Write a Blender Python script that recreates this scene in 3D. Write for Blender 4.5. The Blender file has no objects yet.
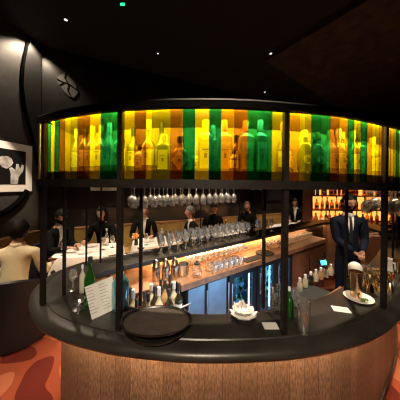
import bpy, math, random
from mathutils import Vector, Matrix
from mathutils.bvhtree import BVHTree
random.seed(7)
PI = math.pi
SC = bpy.context.scene
COL = SC.collection
CAMZ, F, HY, ROLL = 1.85, 205.0, 185.0, math.radians(0.6)

# ------------------------------------------------------------ camera
cam = bpy.data.cameras.new('camera'); camo = bpy.data.objects.new('camera', cam); COL.objects.link(camo)
camo.location = (0, 0, CAMZ)
cam.sensor_width = 36; cam.lens = 36 * F / 400; cam.shift_y = -15 / 400
cam.clip_start = .05
camo.rotation_euler = (Matrix.Rotation(PI / 2, 4, 'X') @ Matrix.Rotation(ROLL, 4, 'Z')).to_euler()
SC.camera = camo
SC.view_settings.view_transform = 'Standard'; SC.view_settings.look = 'None'
SC.view_settings.gamma = 1; SC.view_settings.use_curve_mapping = False
SC.view_settings.exposure = 1.0

def unroll(px, py):
    s, c = math.sin(ROLL), math.cos(ROLL)
    dx, dy = px - 200, py - 200
    return 200 + c * dx + s * dy, 200 - s * dx + c * dy
def on_plane(px, py, z):
    "the place on the horizontal plane z that is sighted at px, py"
    x, y = unroll(px, py)
    Y = (CAMZ - z) * F / (y - HY)
    return Vector(((x - 200) / F * Y, Y, z))
def at_depth(px, py, Y):
    x, y = unroll(px, py)
    return Vector(((x - 200) / F * Y, Y, CAMZ - (y - HY) / F * Y))

# ------------------------------------------------------------ materials
MATS = {}
def base_mat(name):
    m = bpy.data.materials.new(name); m.use_nodes = True
    nt = m.node_tree; nt.nodes.clear()
    out = nt.nodes.new('ShaderNodeOutputMaterial')
    MATS[name] = m
    return m, nt, out
def pm(name, col, rough=.5, metal=0., spec=.5, noise=0., nscale=20., bump=0., bscale=60., coat=0., emit=None, estr=0.):
    m, nt, out = base_mat(name)
    b = nt.nodes.new('ShaderNodeBsdfPrincipled')
    b.inputs['Base Color'].default_value = (*col, 1); b.inputs['Roughness'].default_value = rough
    b.inputs['Metallic'].default_value = metal; b.inputs['Specular IOR Level'].default_value = spec
    b.inputs['Coat Weight'].default_value = coat
    if emit: b.inputs['Emission Color'].default_value = (*emit, 1); b.inputs['Emission Strength'].default_value = estr
    nt.links.new(b.outputs[0], out.inputs[0])
    if noise or bump:
        tc = nt.nodes.new('ShaderNodeTexCoord')
    if noise:
        n = nt.nodes.new('ShaderNodeTexNoise'); n.inputs['Scale'].default_value = nscale; n.inputs['Detail'].default_value = 4
        nt.links.new(tc.outputs['Object'], n.inputs['Vector'])
        r = nt.nodes.new('ShaderNodeValToRGB')
        r.color_ramp.elements[0].position = .3; r.color_ramp.elements[1].position = .7
        r.color_ramp.elements[0].color = (*[c * (1 - noise) for c in col], 1)
        r.color_ramp.elements[1].color = (*[min(1, c * (1 + noise)) for c in col], 1)
        nt.links.new(n.outputs[0], r.inputs[0]); nt.links.new(r.outputs[0], b.inputs['Base Color'])
    if bump:
        n2 = nt.nodes.new('ShaderNodeTexNoise'); n2.inputs['Scale'].default_value = bscale; n2.inputs['Detail'].default_value = 5
        nt.links.new(tc.outputs['Object'], n2.inputs['Vector'])
        bp = nt.nodes.new('ShaderNodeBump'); bp.inputs['Strength'].default_value = bump; bp.inputs['Distance'].default_value = .02
        nt.links.new(n2.outputs[0], bp.inputs['Height']); nt.links.new(bp.outputs[0], b.inputs['Normal'])
    return m
def emit(name, col, s):
    m, nt, out = base_mat(name)
    e = nt.nodes.new('ShaderNodeEmission'); e.inputs[0].default_value = (*col, 1); e.inputs[1].default_value = s
    nt.links.new(e.outputs[0], out.inputs[0]); return m
def glassy(name, col, edge=(1, 1, 1), lo=.06, hi=.6, rough=.08, diff=0., diffcol=None):
    "thin glass: tinted see-through, glossy towards the rim, optionally a little milky"
    m, nt, out = base_mat(name)
    t = nt.nodes.new('ShaderNodeBsdfTransparent'); t.inputs[0].default_value = (*col, 1)
    g = nt.nodes.new('ShaderNodeBsdfGlossy'); g.inputs[0].default_value = (*edge, 1); g.inputs['Roughness'].default_value = rough
    lw = nt.nodes.new('ShaderNodeLayerWeight'); lw.inputs[0].default_value = .35
    mr = nt.nodes.new('ShaderNodeMapRange'); mr.inputs['To Min'].default_value = lo; mr.inputs['To Max'].default_value = hi
    nt.links.new(lw.outputs['Facing'], mr.inputs['Value'])
    mx = nt.nodes.new('ShaderNodeMixShader'); nt.links.new(mr.outputs[0], mx.inputs[0])
    last = t
    if diff:
        d = nt.nodes.new('ShaderNodeBsdfDiffuse'); d.inputs[0].default_value = (*(diffcol or col), 1)
        m2 = nt.nodes.new('ShaderNodeMixShader'); m2.inputs[0].default_value = diff
        nt.links.new(t.outputs[0], m2.inputs[1]); nt.links.new(d.outputs[0], m2.inputs[2]); last = m2
    nt.links.new(last.outputs[0], mx.inputs[1]); nt.links.new(g.outputs[0], mx.inputs[2])
    nt.links.new(mx.outputs[0], out.inputs[0]); return m

pm('frame_black', (.006, .005, .005), .7, spec=.1)
pm('copper_tin', (.50, .38, .30), .25, 1)
pm('black_metal', (.016, .013, .011), .42, .6, noise=.3, nscale=40)
pm('gantry_metal', (.013, .010, .008), .5, .2, .3, noise=.3, nscale=30)
pm('counter_black', (.027, .0235, .0205), .33, 0, .5, noise=.3, nscale=6, bump=.03, bscale=260)
pm('cabinet_back', (.46, .39, .15), .6)
pm('plinth', (.22, .15, .06), .5)
pm('wood_warm', (.28, .13, .06), .42, 0, .5, noise=.35, nscale=12)
pm('wood_red', (.17, .065, .035), .45, noise=.3, nscale=10)
pm('copper_worktop', (.42, .25, .15), .38, .55, noise=.15, nscale=20)
pm('recess_panel', (.55, .30, .15), .55, noise=.15, nscale=12)
pm('steel_blue', (.21, .31, .42), .38, .6, noise=.12, nscale=8)
pm('steel', (.55, .55, .56), .3, 1)
pm('dark_unit', (.02, .024, .03), .4, .3)
pm('copper', (.78, .50, .28), .2, 1)
pm('gold', (.88, .68, .40), .22, 1)
pm('paper', (.72, .72, .69), .7)
pm('ink', (.22, .22, .22), .8)
pm('white_ceramic', (.82, .80, .76), .25)
pm('napkin', (.86, .83, .78), .8)
pm('leaf', (.12, .25, .04), .6)
pm('wall_dark', (.012, .0115, .011), .5, noise=.25, nscale=2.2, bump=.15, bscale=6)
pm('wall_plaster', (.045, .041, .037), .62, noise=.2, nscale=3, bump=.2, bscale=9)
pm('wall_patch', (.017, .0145, .0125), .7, bump=.3, bscale=12)
pm('wall_back', (.013, .012, .011), .28, noise=.3, nscale=2)
pm('groove', (.002, .002, .002), .9, spec=.02)
pm('ceiling_black', (.006, .006, .006), .8)
pm('ceiling_brown', (.05, .028, .016), .9, noise=.5, nscale=5, bump=1., bscale=14)
pm('mat_board', (.80, .76, .70), .7)
pm('photo_black', (.008, .008, .008), .35)
pm('photo_grey', (.42, .41, .40), .5, noise=.5, nscale=9)
pm('mustard', (.34, .21, .055), .7, noise=.15, nscale=14)
pm('navy_leather', (.006, .008, .013), .5, bump=.1, bscale=40)
pm('cloth', (.82, .78, .72), .85)
pm('skin', (.55, .31, .21), .5)
pm('skin_tan', (.42, .22, .14), .5)
pm('suit_black', (.0045, .0045, .0055), .85, spec=.12)
pm('suit_navy', (.0055, .0085, .020), .8, spec=.15)
pm('cream_jacket', (.74, .64, .42), .85, bump=.2, bscale=25)
pm('shirt_white', (.75, .73, .70), .8)
pm('hair_dark', (.008, .006, .005), .6, spec=.15, bump=.4, bscale=90)
pm('hair_brown', (.10, .05, .025), .55, bump=.4, bscale=90)
pm('hair_grey', (.11, .11, .115), .55, bump=.4, bscale=90)
pm('eye', (.02, .02, .02), .2)
pm('lips', (.35, .13, .10), .5)
pm('label_pale', (.92, .88, .72), .7, noise=.08, nscale=60)
pm('label_white', (.80, .78, .72), .7)
pm('label_red', (.45, .04, .03), .6)
pm('label_mark', (.42, .32, .15), .7)
pm('cap_orange', (.75, .33, .08), .4)
pm('cap_pale', (.75, .70, .55), .4)
pm('cap_dark', (.03, .03, .03), .4)
pm('cap_white', (.75, .80, .85), .4)
pm('rubber_black', (.01, .01, .01), .6)
pm('tray_brown', (.105, .085, .07), .48, .2, noise=.25, nscale=14)
pm('tray_rim', (.02, .018, .017), .3, .3)
emit('led_warm', (1, .62, .34), 7)
emit('led_under', (1, .60, .30), 42)
emit('led_gantry', (1, .86, .42), 3)
emit('fridge_light', (.20, .66, 1), .9)
emit('fridge_tube', (.65, .93, 1), 5)
emit('backbar_panel', (1, .36, .07), .95)
emit('exit_green', (.02, 1, .22), 1.6)
emit('bulb', (1, .9, .75), 1.2)
emit('screen_blue', (.05, .45, 1), 2.0)
emit('screen_green', (.1, .9, .4), 2.0)
glassy('glass_clear', (.95, .95, .94), (1, .97, .92), .08, .9, .06, .06, (.8, .8, .78))
glassy('glass_rack', (.93, .92, .90), (1, .97, .92), .12, .9, .14, .10, (.8, .78, .74))
glassy('glass_gin', (.80, .78, .66), (1, .95, .8), .06, .7, .1, .52, (.95, .88, .66))
glassy('glass_amber', (.62, .42, .22), (1, .9, .7), .06, .7, .1, .40, (.9, .62, .32))
glassy('glass_olive', (.42, .45, .24), (1, .95, .8), .06, .7, .1, .36, (.68, .68, .36))
glassy('glass_dark', (.16, .17, .12), (1, .95, .8), .05, .6, .1, .3, (.06, .06, .04))
glassy('glass_bottle_green', (.12, .42, .10), (.8, 1, .8), .05, .55, .08, .25, (.03, .22, .03))
glassy('glass_bottle_blue', (.30, .62, .68), (.9, 1, 1), .08, .6, .12, .5, (.14, .46, .54))
glassy('glass_backbar', (.9, .55, .22), (1, .8, .5), .05, .5, .1, .25, (.5, .2, .05))
glassy('glass_door', (.55, .75, .9), (.9, .95, 1), .05, .5, .05)
PANE = {'A': (.58, .32, .014), 'B': (.28, .12, .012), 'Y': (.66, .58, .008), 'O': (.40, .39, .01), 'G': (.011, .20, .075), 'D': (.007, .135, .06)}
for k, c in PANE.items():
    m = glassy('pane_' + k, [math.sqrt(v) for v in c], (1, 1, .95), .015, .35, .05)

# carpet: big soft organic blobs in salmon, rust and dark red
m, nt, out = base_mat('carpet')
b = nt.nodes.new('ShaderNodeBsdfPrincipled'); b.inputs['Roughness'].default_value = .95; b.inputs['Specular IOR Level'].default_value = .1
tc = nt.nodes.new('ShaderNodeTexCoord')
n = nt.nodes.new('ShaderNodeTexNoise'); n.inputs['Scale'].default_value = 1.55; n.inputs['Detail'].default_value = 0.6
nt.links.new(tc.outputs['Object'], n.inputs['Vector'])
r = nt.nodes.new('ShaderNodeValToRGB'); cr = r.color_ramp; cr.interpolation = 'CONSTANT'
cr.elements[0].position = 0; cr.elements[0].color = (.11, .018, .012, 1)
cr.elements[1].position = .43; cr.elements[1].color = (.27, .062, .030, 1)
for p, c in ((.50, (.40, .135, .07)), (.57, (.29, .065, .03)), (.66, (.12, .02, .014))):
    e = cr.elements.new(p); e.color = (*c, 1)
nt.links.new(n.outputs[0], r.inputs[0])
n2 = nt.nodes.new('ShaderNodeTexNoise'); n2.inputs['Scale'].default_value = 130
nt.links.new(tc.outputs['Object'], n2.inputs['Vector'])
mx = nt.nodes.new('ShaderNodeMix'); mx.data_type = 'RGBA'; mx.blend_type = 'MULTIPLY'; mx.inputs[0].default_value = .35
nt.links.new(r.outputs[0], mx.inputs[6]); nt.links.new(n2.outputs[0], mx.inputs[7])
nt.links.new(mx.outputs[2], b.inputs['Base Color']); nt.links.new(b.outputs[0], out.inputs[0])

# bronze panelling of the bar front: vertical boards (UV: u along the bar, v = height)
m, nt, out = base_mat('bronze_boards')
b = nt.nodes.new('ShaderNodeBsdfPrincipled'); b.inputs['Roughness'].default_value = .5; b.inputs['Metallic'].default_value = .25
uv = nt.nodes.new('ShaderNodeUVMap')
sx = nt.nodes.new('ShaderNodeSeparateXYZ'); nt.links.new(uv.outputs[0], sx.inputs[0])
d = nt.nodes.new('ShaderNodeMath'); d.operation = 'DIVIDE'; d.inputs[1].default_value = .095; nt.links.new(sx.outputs[0], d.inputs[0])
fl = nt.nodes.new('ShaderNodeMath'); fl.operation = 'FLOOR'; nt.links.new(d.outputs[0], fl.inputs[0])
fr = nt.nodes.new('ShaderNodeMath'); fr.operation = 'FRACT'; nt.links.new(d.outputs[0], fr.inputs[0])
wn = nt.nodes.new('ShaderNodeTexWhiteNoise'); wn.noise_dimensions = '1D'; nt.links.new(fl.outputs[0], wn.inputs['W'])
ramp = nt.nodes.new('ShaderNodeValToRGB'); ramp.color_ramp.elements[0].color = (.135, .084, .056, 1); ramp.color_ramp.elements[1].color = (.195, .125, .087, 1)
nt.links.new(wn.outputs[0], ramp.inputs[0])
mp = nt.nodes.new('ShaderNodeMapping'); mp.inputs['Scale'].default_value = (120, 30, 1); nt.links.new(uv.outputs[0], mp.inputs[0])
n = nt.nodes.new('ShaderNodeTexNoise'); n.inputs['Scale'].default_value = 1; n.inputs['Detail'].default_value = 4; nt.links.new(mp.outputs[0], n.inputs['Vector'])
r2 = nt.nodes.new('ShaderNodeValToRGB'); r2.color_ramp.elements[0].position = .35; r2.color_ramp.elements[0].color = (.55, .55, .55, 1)
r2.color_ramp.elements[1].position = .65; r2.color_ramp.elements[1].color = (1.25, 1.25, 1.25, 1); nt.links.new(n.outputs[0], r2.inputs[0])
mx = nt.nodes.new('ShaderNodeMix'); mx.data_type = 'RGBA'; mx.blend_type = 'MULTIPLY'; mx.inputs[0].default_value = 1
nt.links.new(ramp.outputs[0], mx.inputs[6]); nt.links.new(r2.outputs[0], mx.inputs[7])
lt = nt.nodes.new('ShaderNodeMath'); lt.operation = 'LESS_THAN'; lt.inputs[1].default_value = .035; nt.links.new(fr.outputs[0], lt.inputs[0])
mx2 = nt.nodes.new('ShaderNodeMix'); mx2.data_type = 'RGBA'; mx2.inputs[7].default_value = (.06, .03, .018, 1)
nt.links.new(lt.outputs[0], mx2.inputs[0]); nt.links.new(mx.outputs[2], mx2.inputs[6])
nt.links.new(mx2.outputs[2], b.inputs['Base Color'])
bp = nt.nodes.new('ShaderNodeBump'); bp.inputs['Strength'].default_value = .35; bp.inputs['Distance'].default_value = .01
nt.links.new(n.outputs[0], bp.inputs['Height']); nt.links.new(bp.outputs[0], b.inputs['Normal'])
nt.links.new(b.outputs[0], out.inputs[0])

# ------------------------------------------------------------ mesh building
class MB:
    def __init__(s): s.v, s.f, s.m, s.uv = [], [], [], None
    def add(s, verts, faces, mi=0):
        o = len(s.v); s.v += [tuple(p) for p in verts]
        s.f += [tuple(i + o for i in f) for f in faces]; s.m += [mi] * len(faces); return s
    def box(s, c, d, rz=0., mi=0, tilt=None, bev=0.):
        x, y, z = d[0] / 2, d[1] / 2, d[2] / 2
        M = Matrix.Rotation(rz, 3, 'Z')
        if tilt is not None: M = tilt if isinstance(tilt, Matrix) else M @ Matrix.Rotation(tilt, 3, 'X')
        if bev:
            e = min(bev, x * .9, y * .9, z * .9); P = []
            for k in (-1, 1):
                for (q, zz) in ((e, z), (0, z - e)) if k > 0 else ((0, -z + e), (e, -z)):
                    pass
            rings = [(-z, e), (-z + e, 0), (z - e, 0), (z, e)]
            for zz, q in rings:
                a, bb = x - q, y - q
                cc = min(e, a * .9, bb * .9)
                P += [(-a + cc, -bb, zz), (a - cc, -bb, zz), (a, -bb + cc, zz), (a, bb - cc, zz), (a - cc, bb, zz), (-a + cc, bb, zz), (-a, bb - cc, zz), (-a, -bb + cc, zz)]
            fs = []
            for i in range(3):
                for j in range(8): fs.append((i * 8 + j, i * 8 + (j + 1) % 8, i * 8 + 8 + (j + 1) % 8, i * 8 + 8 + j))
            fs.append(tuple(range(7, -1, -1))); fs.append(tuple(range(24, 32)))
            return s.add([M @ Vector(p) + Vector(c) for p in P], fs, mi)
        P = [(-x, -y, -z), (x, -y, -z), (x, y, -z), (-x, y, -z), (-x, -y, z), (x, -y, z), (x, y, z), (-x, y, z)]
        return s.add([M @ Vector(p) + Vector(c) for p in P],
                     [(3, 2, 1, 0), (4, 5, 6, 7), (0, 1, 5, 4), (1, 2, 6, 5), (2, 3, 7, 6), (3, 0, 4, 7)], mi)
    def lathe(s, prof, n=20, c=(0, 0, 0), sx=1., sy=1., p=2., rz=0., mi=0, M=None):
        "profile of (radius, height); p > 2 squares the section"
        V, Fc = [], []
        for r, z in prof:
            for i in range(n):
                a = 2 * PI * i / n; ca, sa = math.cos(a), math.sin(a)
                k = r * (abs(ca) ** p + abs(sa) ** p) ** (-1 / p)
                V.append(Vector((k * ca * sx, k * sa * sy, z)))
        for j in range(len(prof) - 1):
            for i in range(n):
                i2 = (i + 1) % n
                Fc.append((j * n + i, j * n + i2, (j + 1) * n + i2, (j + 1) * n + i))
        if prof[0][0] > 1e-6: Fc.append(tuple(range(n - 1, -1, -1)))
        if prof[-1][0] > 1e-6: Fc.append(tuple(range((len(prof) - 1) * n, len(prof) * n)))
        R = M if M is not None else Matrix.Rotation(rz, 3, 'Z')
        return s.add([R @ q + Vector(c) for q in V], Fc, mi)
    def tube(s, pts, r, n=8, mi=0, closed=False):
        pts = [Vector(p) for p in pts]; V, Fc = [], []; N = len(pts)
        rs = r if isinstance(r, (list, tuple)) else [r] * N
        for k, p in enumerate(pts):
            a = pts[(k - 1) % N] if closed else pts[max(k - 1, 0)]; bq = pts[(k + 1) % N] if closed else pts[min(k + 1, N - 1)]
            t = (bq - a).normalized()
            up = Vector((0, 0, 1)) if abs(t.z) < .9 else Vector((1, 0, 0))
            u = t.cross(up).normalized(); w = u.cross(t)
            for i in range(n):
                an = 2 * PI * i / n
                V.append(p + (u * math.cos(an) + w * math.sin(an)) * rs[k])
        for k in range(N if closed else N - 1):
            k2 = (k + 1) % N
            for i in range(n):
                i2 = (i + 1) % n
                Fc.append((k * n + i, k * n + i2, k2 * n + i2, k2 * n + i))
        if not closed:
            Fc.append(tuple(range(n - 1, -1, -1))); Fc.append(tuple(range((N - 1) * n, N * n)))
        return s.add(V, Fc, mi)
    def prism(s, poly, z0, z1, mi=0):
        n = len(poly)
        V = [(x, y, z0) for x, y in poly] + [(x, y, z1) for x, y in poly]
        Fc = [tuple(range(n - 1, -1, -1)), tuple(range(n, 2 * n))] + [(i, (i + 1) % n, n + (i + 1) % n, n + i) for i in range(n)]
        return s.add(V, Fc, mi)
    def sphere(s, c, r, n=12, mi=0, sc=(1, 1, 1)):
        k = n // 2
        prof = [(math.sin(PI * j / k) * r, -math.cos(PI * j / k) * r) for j in range(k + 1)]
        prof[0] = (1e-7, -r); prof[-1] = (1e-7, r)
        o = len(s.v); s.lathe(prof, n, (0, 0, 0), mi=mi)
        for i in range(o, len(s.v)):
            q = s.v[i]; s.v[i] = (q[0] * sc[0] + c[0], q[1] * sc[1] + c[1], q[2] * sc[2] + c[2])
        return s
    def mesh(s, name, mats, smooth=35):
        me = bpy.data.meshes.new(name); me.from_pydata(s.v, [], s.f)
        for x in ([mats] if isinstance(mats, str) else mats): me.materials.append(MATS[x])
        me.polygons.foreach_set('material_index', s.m)
        if s.uv:
            l = me.uv_layers.new(name='UVMap')
            for poly in me.polygons:
                for li in poly.loop_indices: l.data[li].uv = s.uv[me.loops[li].vertex_index]
        if smooth:
            me.polygons.foreach_set('use_smooth', [True] * len(s.f))
            me.update()
            try: me.set_sharp_from_angle(angle=math.radians(smooth))
            except Exception: pass
        me.validate(); me.update(); return me
def tag(o, label=None, cat=None, group=None, kind=None):
    if label: o['label'] = label
    if cat: o['category'] = cat
    if group: o['group'] = group
    if kind: o['kind'] = kind
    return o
def part(name, mb, mats, parent=None, smooth=35, label=None, world=False):
    me = mb.mesh(name, mats, smooth) if isinstance(mb, MB) else mb
    o = bpy.data.objects.new(name, me); COL.objects.link(o)
    if parent is not None:
        o.parent = parent
        if world:
            p = parent; off = Vector(p.location)
            while p.parent: p = p.parent; off += Vector(p.location)
            o.location = -off
    if label: o['label'] = label
    return o
def single(name, mb, mats, label, cat, loc=(0, 0, 0), rz=0., group=None, smooth=35):
    o = part(name, mb, mats, smooth=smooth); o.location = loc; o.rotation_euler = (0, 0, rz)
    return tag(o, label, cat, group)
def thing(name, label, cat, loc=(0, 0, 0), rz=0., group=None):
    o = bpy.data.objects.new(name, None); o.empty_display_size = .1; COL.objects.link(o)
    o.location = loc; o.rotation_euler = (0, 0, rz)
    return tag(o, label, cat, group)
def struct(name, mb, mats, smooth=35):
    o = part(name, mb, mats, smooth=smooth); o['kind'] = 'structure'; return o
def dup(root, loc, rz=0., label=None, group=None, rot=None):
    r = root.copy(); COL.objects.link(r); r.location = loc; r.rotation_euler = rot or (0, 0, rz)
    if label: r['label'] = label
    if group: r['group'] = group
    for ch in list(root.children):
        c = ch.copy(); COL.objects.link(c); c.parent = r
        for g in list(ch.children):
            q = g.copy(); COL.objects.link(q); q.parent = c
    return r

def catmull(pts, per=8, closed=True):
    pts = [Vector(p) for p in pts]; N = len(pts); out = []
    rng = range(N) if closed else range(N - 1)
    for i in rng:
        g = lambda k: pts[k % N] if closed else pts[min(max(k, 0), N - 1)]
        p0, p1, p2, p3 = g(i - 1), g(i), g(i + 1), g(i + 2)
        for j in range(per):
            t = j / per
            out.append(.5 * ((2 * p1) + (p2 - p0) * t + (2 * p0 - 5 * p1 + 4 * p2 - p3) * t * t + (3 * p1 - p0 - 3 * p2 + p3) * t ** 3))
    if not closed: out.append(pts[-1].copy())
    return out
def normals(c, closed):
    "unit normals to the side of travel's left"
    N = len(c); out = []
    for i in range(N):
        a = c[(i - 1) % N] if closed else c[max(i - 1, 0)]; b = c[(i + 1) % N] if closed else c[min(i + 1, N - 1)]
        t = (b - a).normalized(); out.append(Vector((-t.y, t.x)))
    return out
def sweep(mb, c, nrm, prof, closed, mi=0, uvs=False):
    "profile of (offset along the normal, z), closed section"
    n = len(prof); N = len(c); V = []; Fc = []
    for p, q in zip(c, nrm):
        for o, z in prof: V.append((p.x + q.x * o, p.y + q.y * o, z))
    for k in range(N if closed else N - 1):
        k2 = (k + 1) % N
        for i in range(n):
            i2 = (i + 1) % n
            Fc.append((k * n + i, k * n + i2, k2 * n + i2, k2 * n + i))
    if not closed:
        Fc.append(tuple(range(n - 1, -1, -1))); Fc.append(tuple(range((N - 1) * n, N * n)))
    return mb.add(V, Fc, mi)

# ------------------------------------------------------------ the setting
WD = Vector((.90, .436)).normalized(); WN = Vector((WD.y, -WD.x))          # back wall runs along WD, WN points into the room
W0 = Vector((-3.15, 4.0))
def wall_slab(name, a, b, z0, z1, th, mat, side):
    a, b = Vector(a), Vector(b); t = (b - a).normalized(); n = Vector((-t.y, t.x)) * side * th
    return struct(name, MB().prism([a, b, b + n, a + n] if side > 0 else [a + n, b + n, b, a], z0, z1), mat)
CEIL = 4.55
struct('floor', MB().prism([(-5.4, -2.4), (9.2, -2.4), (9.2, 11.4), (-5.4, 11.4)], -.1, 0), 'carpet')
struct('ceiling', MB().prism([(-5.4, -2.4), (9.2, -2.4), (9.2, 11.4), (-5.4, 11.4)], CEIL, CEIL + .1), 'ceiling_black')
BW_END = W0 + WD * 13
wall_slab('wall_back', W0, BW_END, 0, CEIL, .15, 'wall_back', 1)
LW0 = Vector((-4.1, -1.8))
wall_slab('wall_left', LW0, W0 + Vector((.0, .0)), 0, CEIL, .15, 'wall_plaster', 1)
wall_slab('wall_right', (8.2, -1.8), (8.2, 10.2), 0, CEIL, .15, 'wall_dark', -1)
wall_slab('wall_front', (-4.4, -1.9), (8.3, -1.9), 0, CEIL, .15, 'wall_dark', -1)
struct('trim_1', MB().prism([(1.35, 4.3), (2.55, 2.55), (8.1, 2.3), (8.1, 9.6)], CEIL - .09, CEIL - .001), 'ceiling_brown')
# low dark dado rail above the banquette along the back wall
mb = MB(); a = W0 + WN * .015; e = W0 + WD * 11 + WN * .015
mb.prism([W0 + WD * .05, W0 + WD * 11, e, a + WD * .05], 1.32, 1.38); struct('trim_2', mb, 'black_metal')

# organic grooves drawn over the left wall
LT = (W0 - LW0).normalized(); LN = Vector((LT.y, -LT.x))
def wallpt(px, py, off=.012):
    "where the sight line meets the left wall"
    x, y = unroll(px, py); rx, rz = (x - 200) / F, -(y - HY) / F
    A = LW0 + LN * off
    # point = (rx*Y, Y); (P-A).LN = 0
    Y = (A.x * LN.x + A.y * LN.y) / (rx * LN.x + LN.y)
    return Vector((rx * Y, Y, CAMZ + rz * Y))
def backpt(px, py, off=.012):
    x, y = unroll(px, py); rx, rz = (x - 200) / F, -(y - HY) / F
    A = W0 + WN * off
    Y = (A.x * WN.x + A.y * WN.y) / (rx * WN.x + WN.y)
    return Vector((rx * Y, Y, CAMZ + rz * Y))
def groove(pts, r):
    c = [wallpt(*p) for p in pts]
    dense = []
    for i in range(len(c) - 1):
        for j in range(6):
            p0, p1, p2, p3 = c[max(i - 1, 0)], c[i], c[i + 1], c[min(i + 2, len(c) - 1)]; t = j / 6
            dense.append(.5 * ((2 * p1) + (p2 - p0) * t + (2 * p0 - 5 * p1 + 4 * p2 - p3) * t * t + (3 * p1 - p0 - 3 * p2 + p3) * t ** 3))
    dense.append(c[-1])
    return MB().tube(dense, r, 6)
CURVE3 = [(30, 30), (26, 48), (22.5, 66), (21.5, 86), (24, 106), (29, 126), (34, 146), (37.5, 165)]
struct('trim_3', groove(CURVE3, [.022] * 60 and .022), 'groove')
cc = [wallpt(*q, .0) for q in CURVE3]; cc[0].z = min(cc[0].z, CEIL - .01); cornr = Vector((W0.x, W0.y)) - LT * .01
cc += [Vector((cornr.x, cornr.y, cc[-1].z)), Vector((cornr.x, cornr.y, CEIL - .01))]
cc2 = [v + Vector((LN.x, LN.y, 0)) * .05 for v in cc]; nn_ = len(cc)
struct('trim_7', MB().add(cc + cc2, [tuple(range(nn_, 2 * nn_))] + [(i, (i + 1) % nn_, nn_ + (i + 1) % nn_, nn_ + i) for i in range(nn_)]), 'wall_dark', 0)  # panel made proud and dark so the wall light stays left of the curve
struct('trim_4', groove([(-6, 218), (8, 210), (20, 200), (26, 190)], .05), 'groove')

# round end of the bar wall: darker curved panel meeting the left wall, with a cracked medallion
pa = Vector(backpt(40, 60)[:2])
def backwall_blob():
    mb = MB(); th = 2 * PI
    ctr = (67, 86)
    P = [(62, 74), (66, 73), (71, 78), (76, 85), (78, 93), (74, 98), (69, 96), (63, 90), (58, 83), (57, 77)]
    pts = [backpt(*p, off=.02) for p in P]
    base = [backpt(*p, off=.001) for p in P]
    n = len(P); mb.add(base + pts, [tuple(range(n, 2 * n))] + [(i, (i + 1) % n, n + (i + 1) % n, n + i) for i in range(n)])
    return mb
o = struct('trim_5', backwall_blob(), 'wall_patch')
mb = MB()
for seg in ([(57, 79), (63, 82), (69, 84), (77, 90)], [(66, 73), (65, 78), (69, 84), (68, 90), (71, 96)], [(60, 85), (64, 83)]):
    mb.tube([backpt(*p, off=.022) for p in seg], .012, 5)
struct('trim_6', mb, 'groove')

# ------------------------------------------------------------ the bar island
PAIRS = [((0, .915), (0, 1.20)), ((-.32, .942), (-.27, 1.225)), ((-.50, .976), (-.42, 1.27)), ((-.738, 1.05), (-.60, 1.35)), ((-.93, 1.16), (-.72, 1.43)),
         ((-1.12, 1.345), (-.82, 1.52)), ((-1.22, 1.53), (-.87, 1.60)), ((-1.25, 1.75), (-.87, 1.69)), ((-1.14, 2.0), (-.79, 1.81)), ((-.84, 2.25), (-.6, 1.965)),
         ((0, 2.83), (.15, 2.505)), ((1.25, 3.70), (1.42, 3.42)), ((2.6, 4.6), (2.5, 4.2)), ((3.2, 4.7), (2.95, 4.28)), ((3.55, 4.3), (3.12, 4.0)),
         ((3.35, 3.4), (3.0, 3.35)), ((2.45, 2.27), (2.2, 2.5)), ((1.7, 1.62), (1.5, 1.87)), ((1.26, 1.265), (1.06, 1.53)), ((.98, 1.09), (.8, 1.38)),
         ((.727, 1.0), (.6, 1.285)), ((.411, .936), (.33, 1.22))]
OUT = catmull([p[0] for p in PAIRS], 8); INN = catmull([p[1] for p in PAIRS], 8)
ON = [-n for n in normals(OUT, True)]      # inwards (the loop runs clockwise seen from above)
if (OUT[0] + ON[0] - Vector((0, 2))).length > (OUT[0] - Vector((0, 2))).length: ON = [-n for n in ON]
bar = thing('bar_counter', 'long oval island bar with a black rounded countertop over bronze panelled sides', 'bar counter', (0.6, 2.0, 0))
TOPZ = 1.10
mb = MB(); N = len(OUT)
prof = [(.075, 1.035), (.03, 1.036), (.008, 1.046), (0, 1.062), (.004, 1.078), (.018, 1.09), (.04, 1.096), (.070, 1.098), (.074, 1.094), (.08, 1.0945), (.084, TOPZ)]
loops = []
for o_, z in prof: loops.append([(p.x + q.x * o_, p.y + q.y * o_, z) for p, q in zip(OUT, ON)])
INNn = normals(INN, True)
if (INN[0] + INNn[0] - Vector((0, 2))).length > (INN[0] - Vector((0, 2))).length: INNn = [-n for n in INNn]
for o_, z in ((-.012, TOPZ), (0, TOPZ - .006), (0, 1.05), (-.01, 1.045)):
    loops.append([(p.x + q.x * o_, p.y + q.y * o_, z) for p, q in zip(INN, INNn)])
V = [p for l in loops for p in l]; L = len(loops)
Fc = [(j * N + i, j * N + (i + 1) % N, ((j + 1) % L) * N + (i + 1) % N, ((j + 1) % L) * N + i) for j in range(L) for i in range(N)]
mb.add(V, Fc); part('countertop', mb, 'counter_black', bar, 40, world=True)
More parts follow.
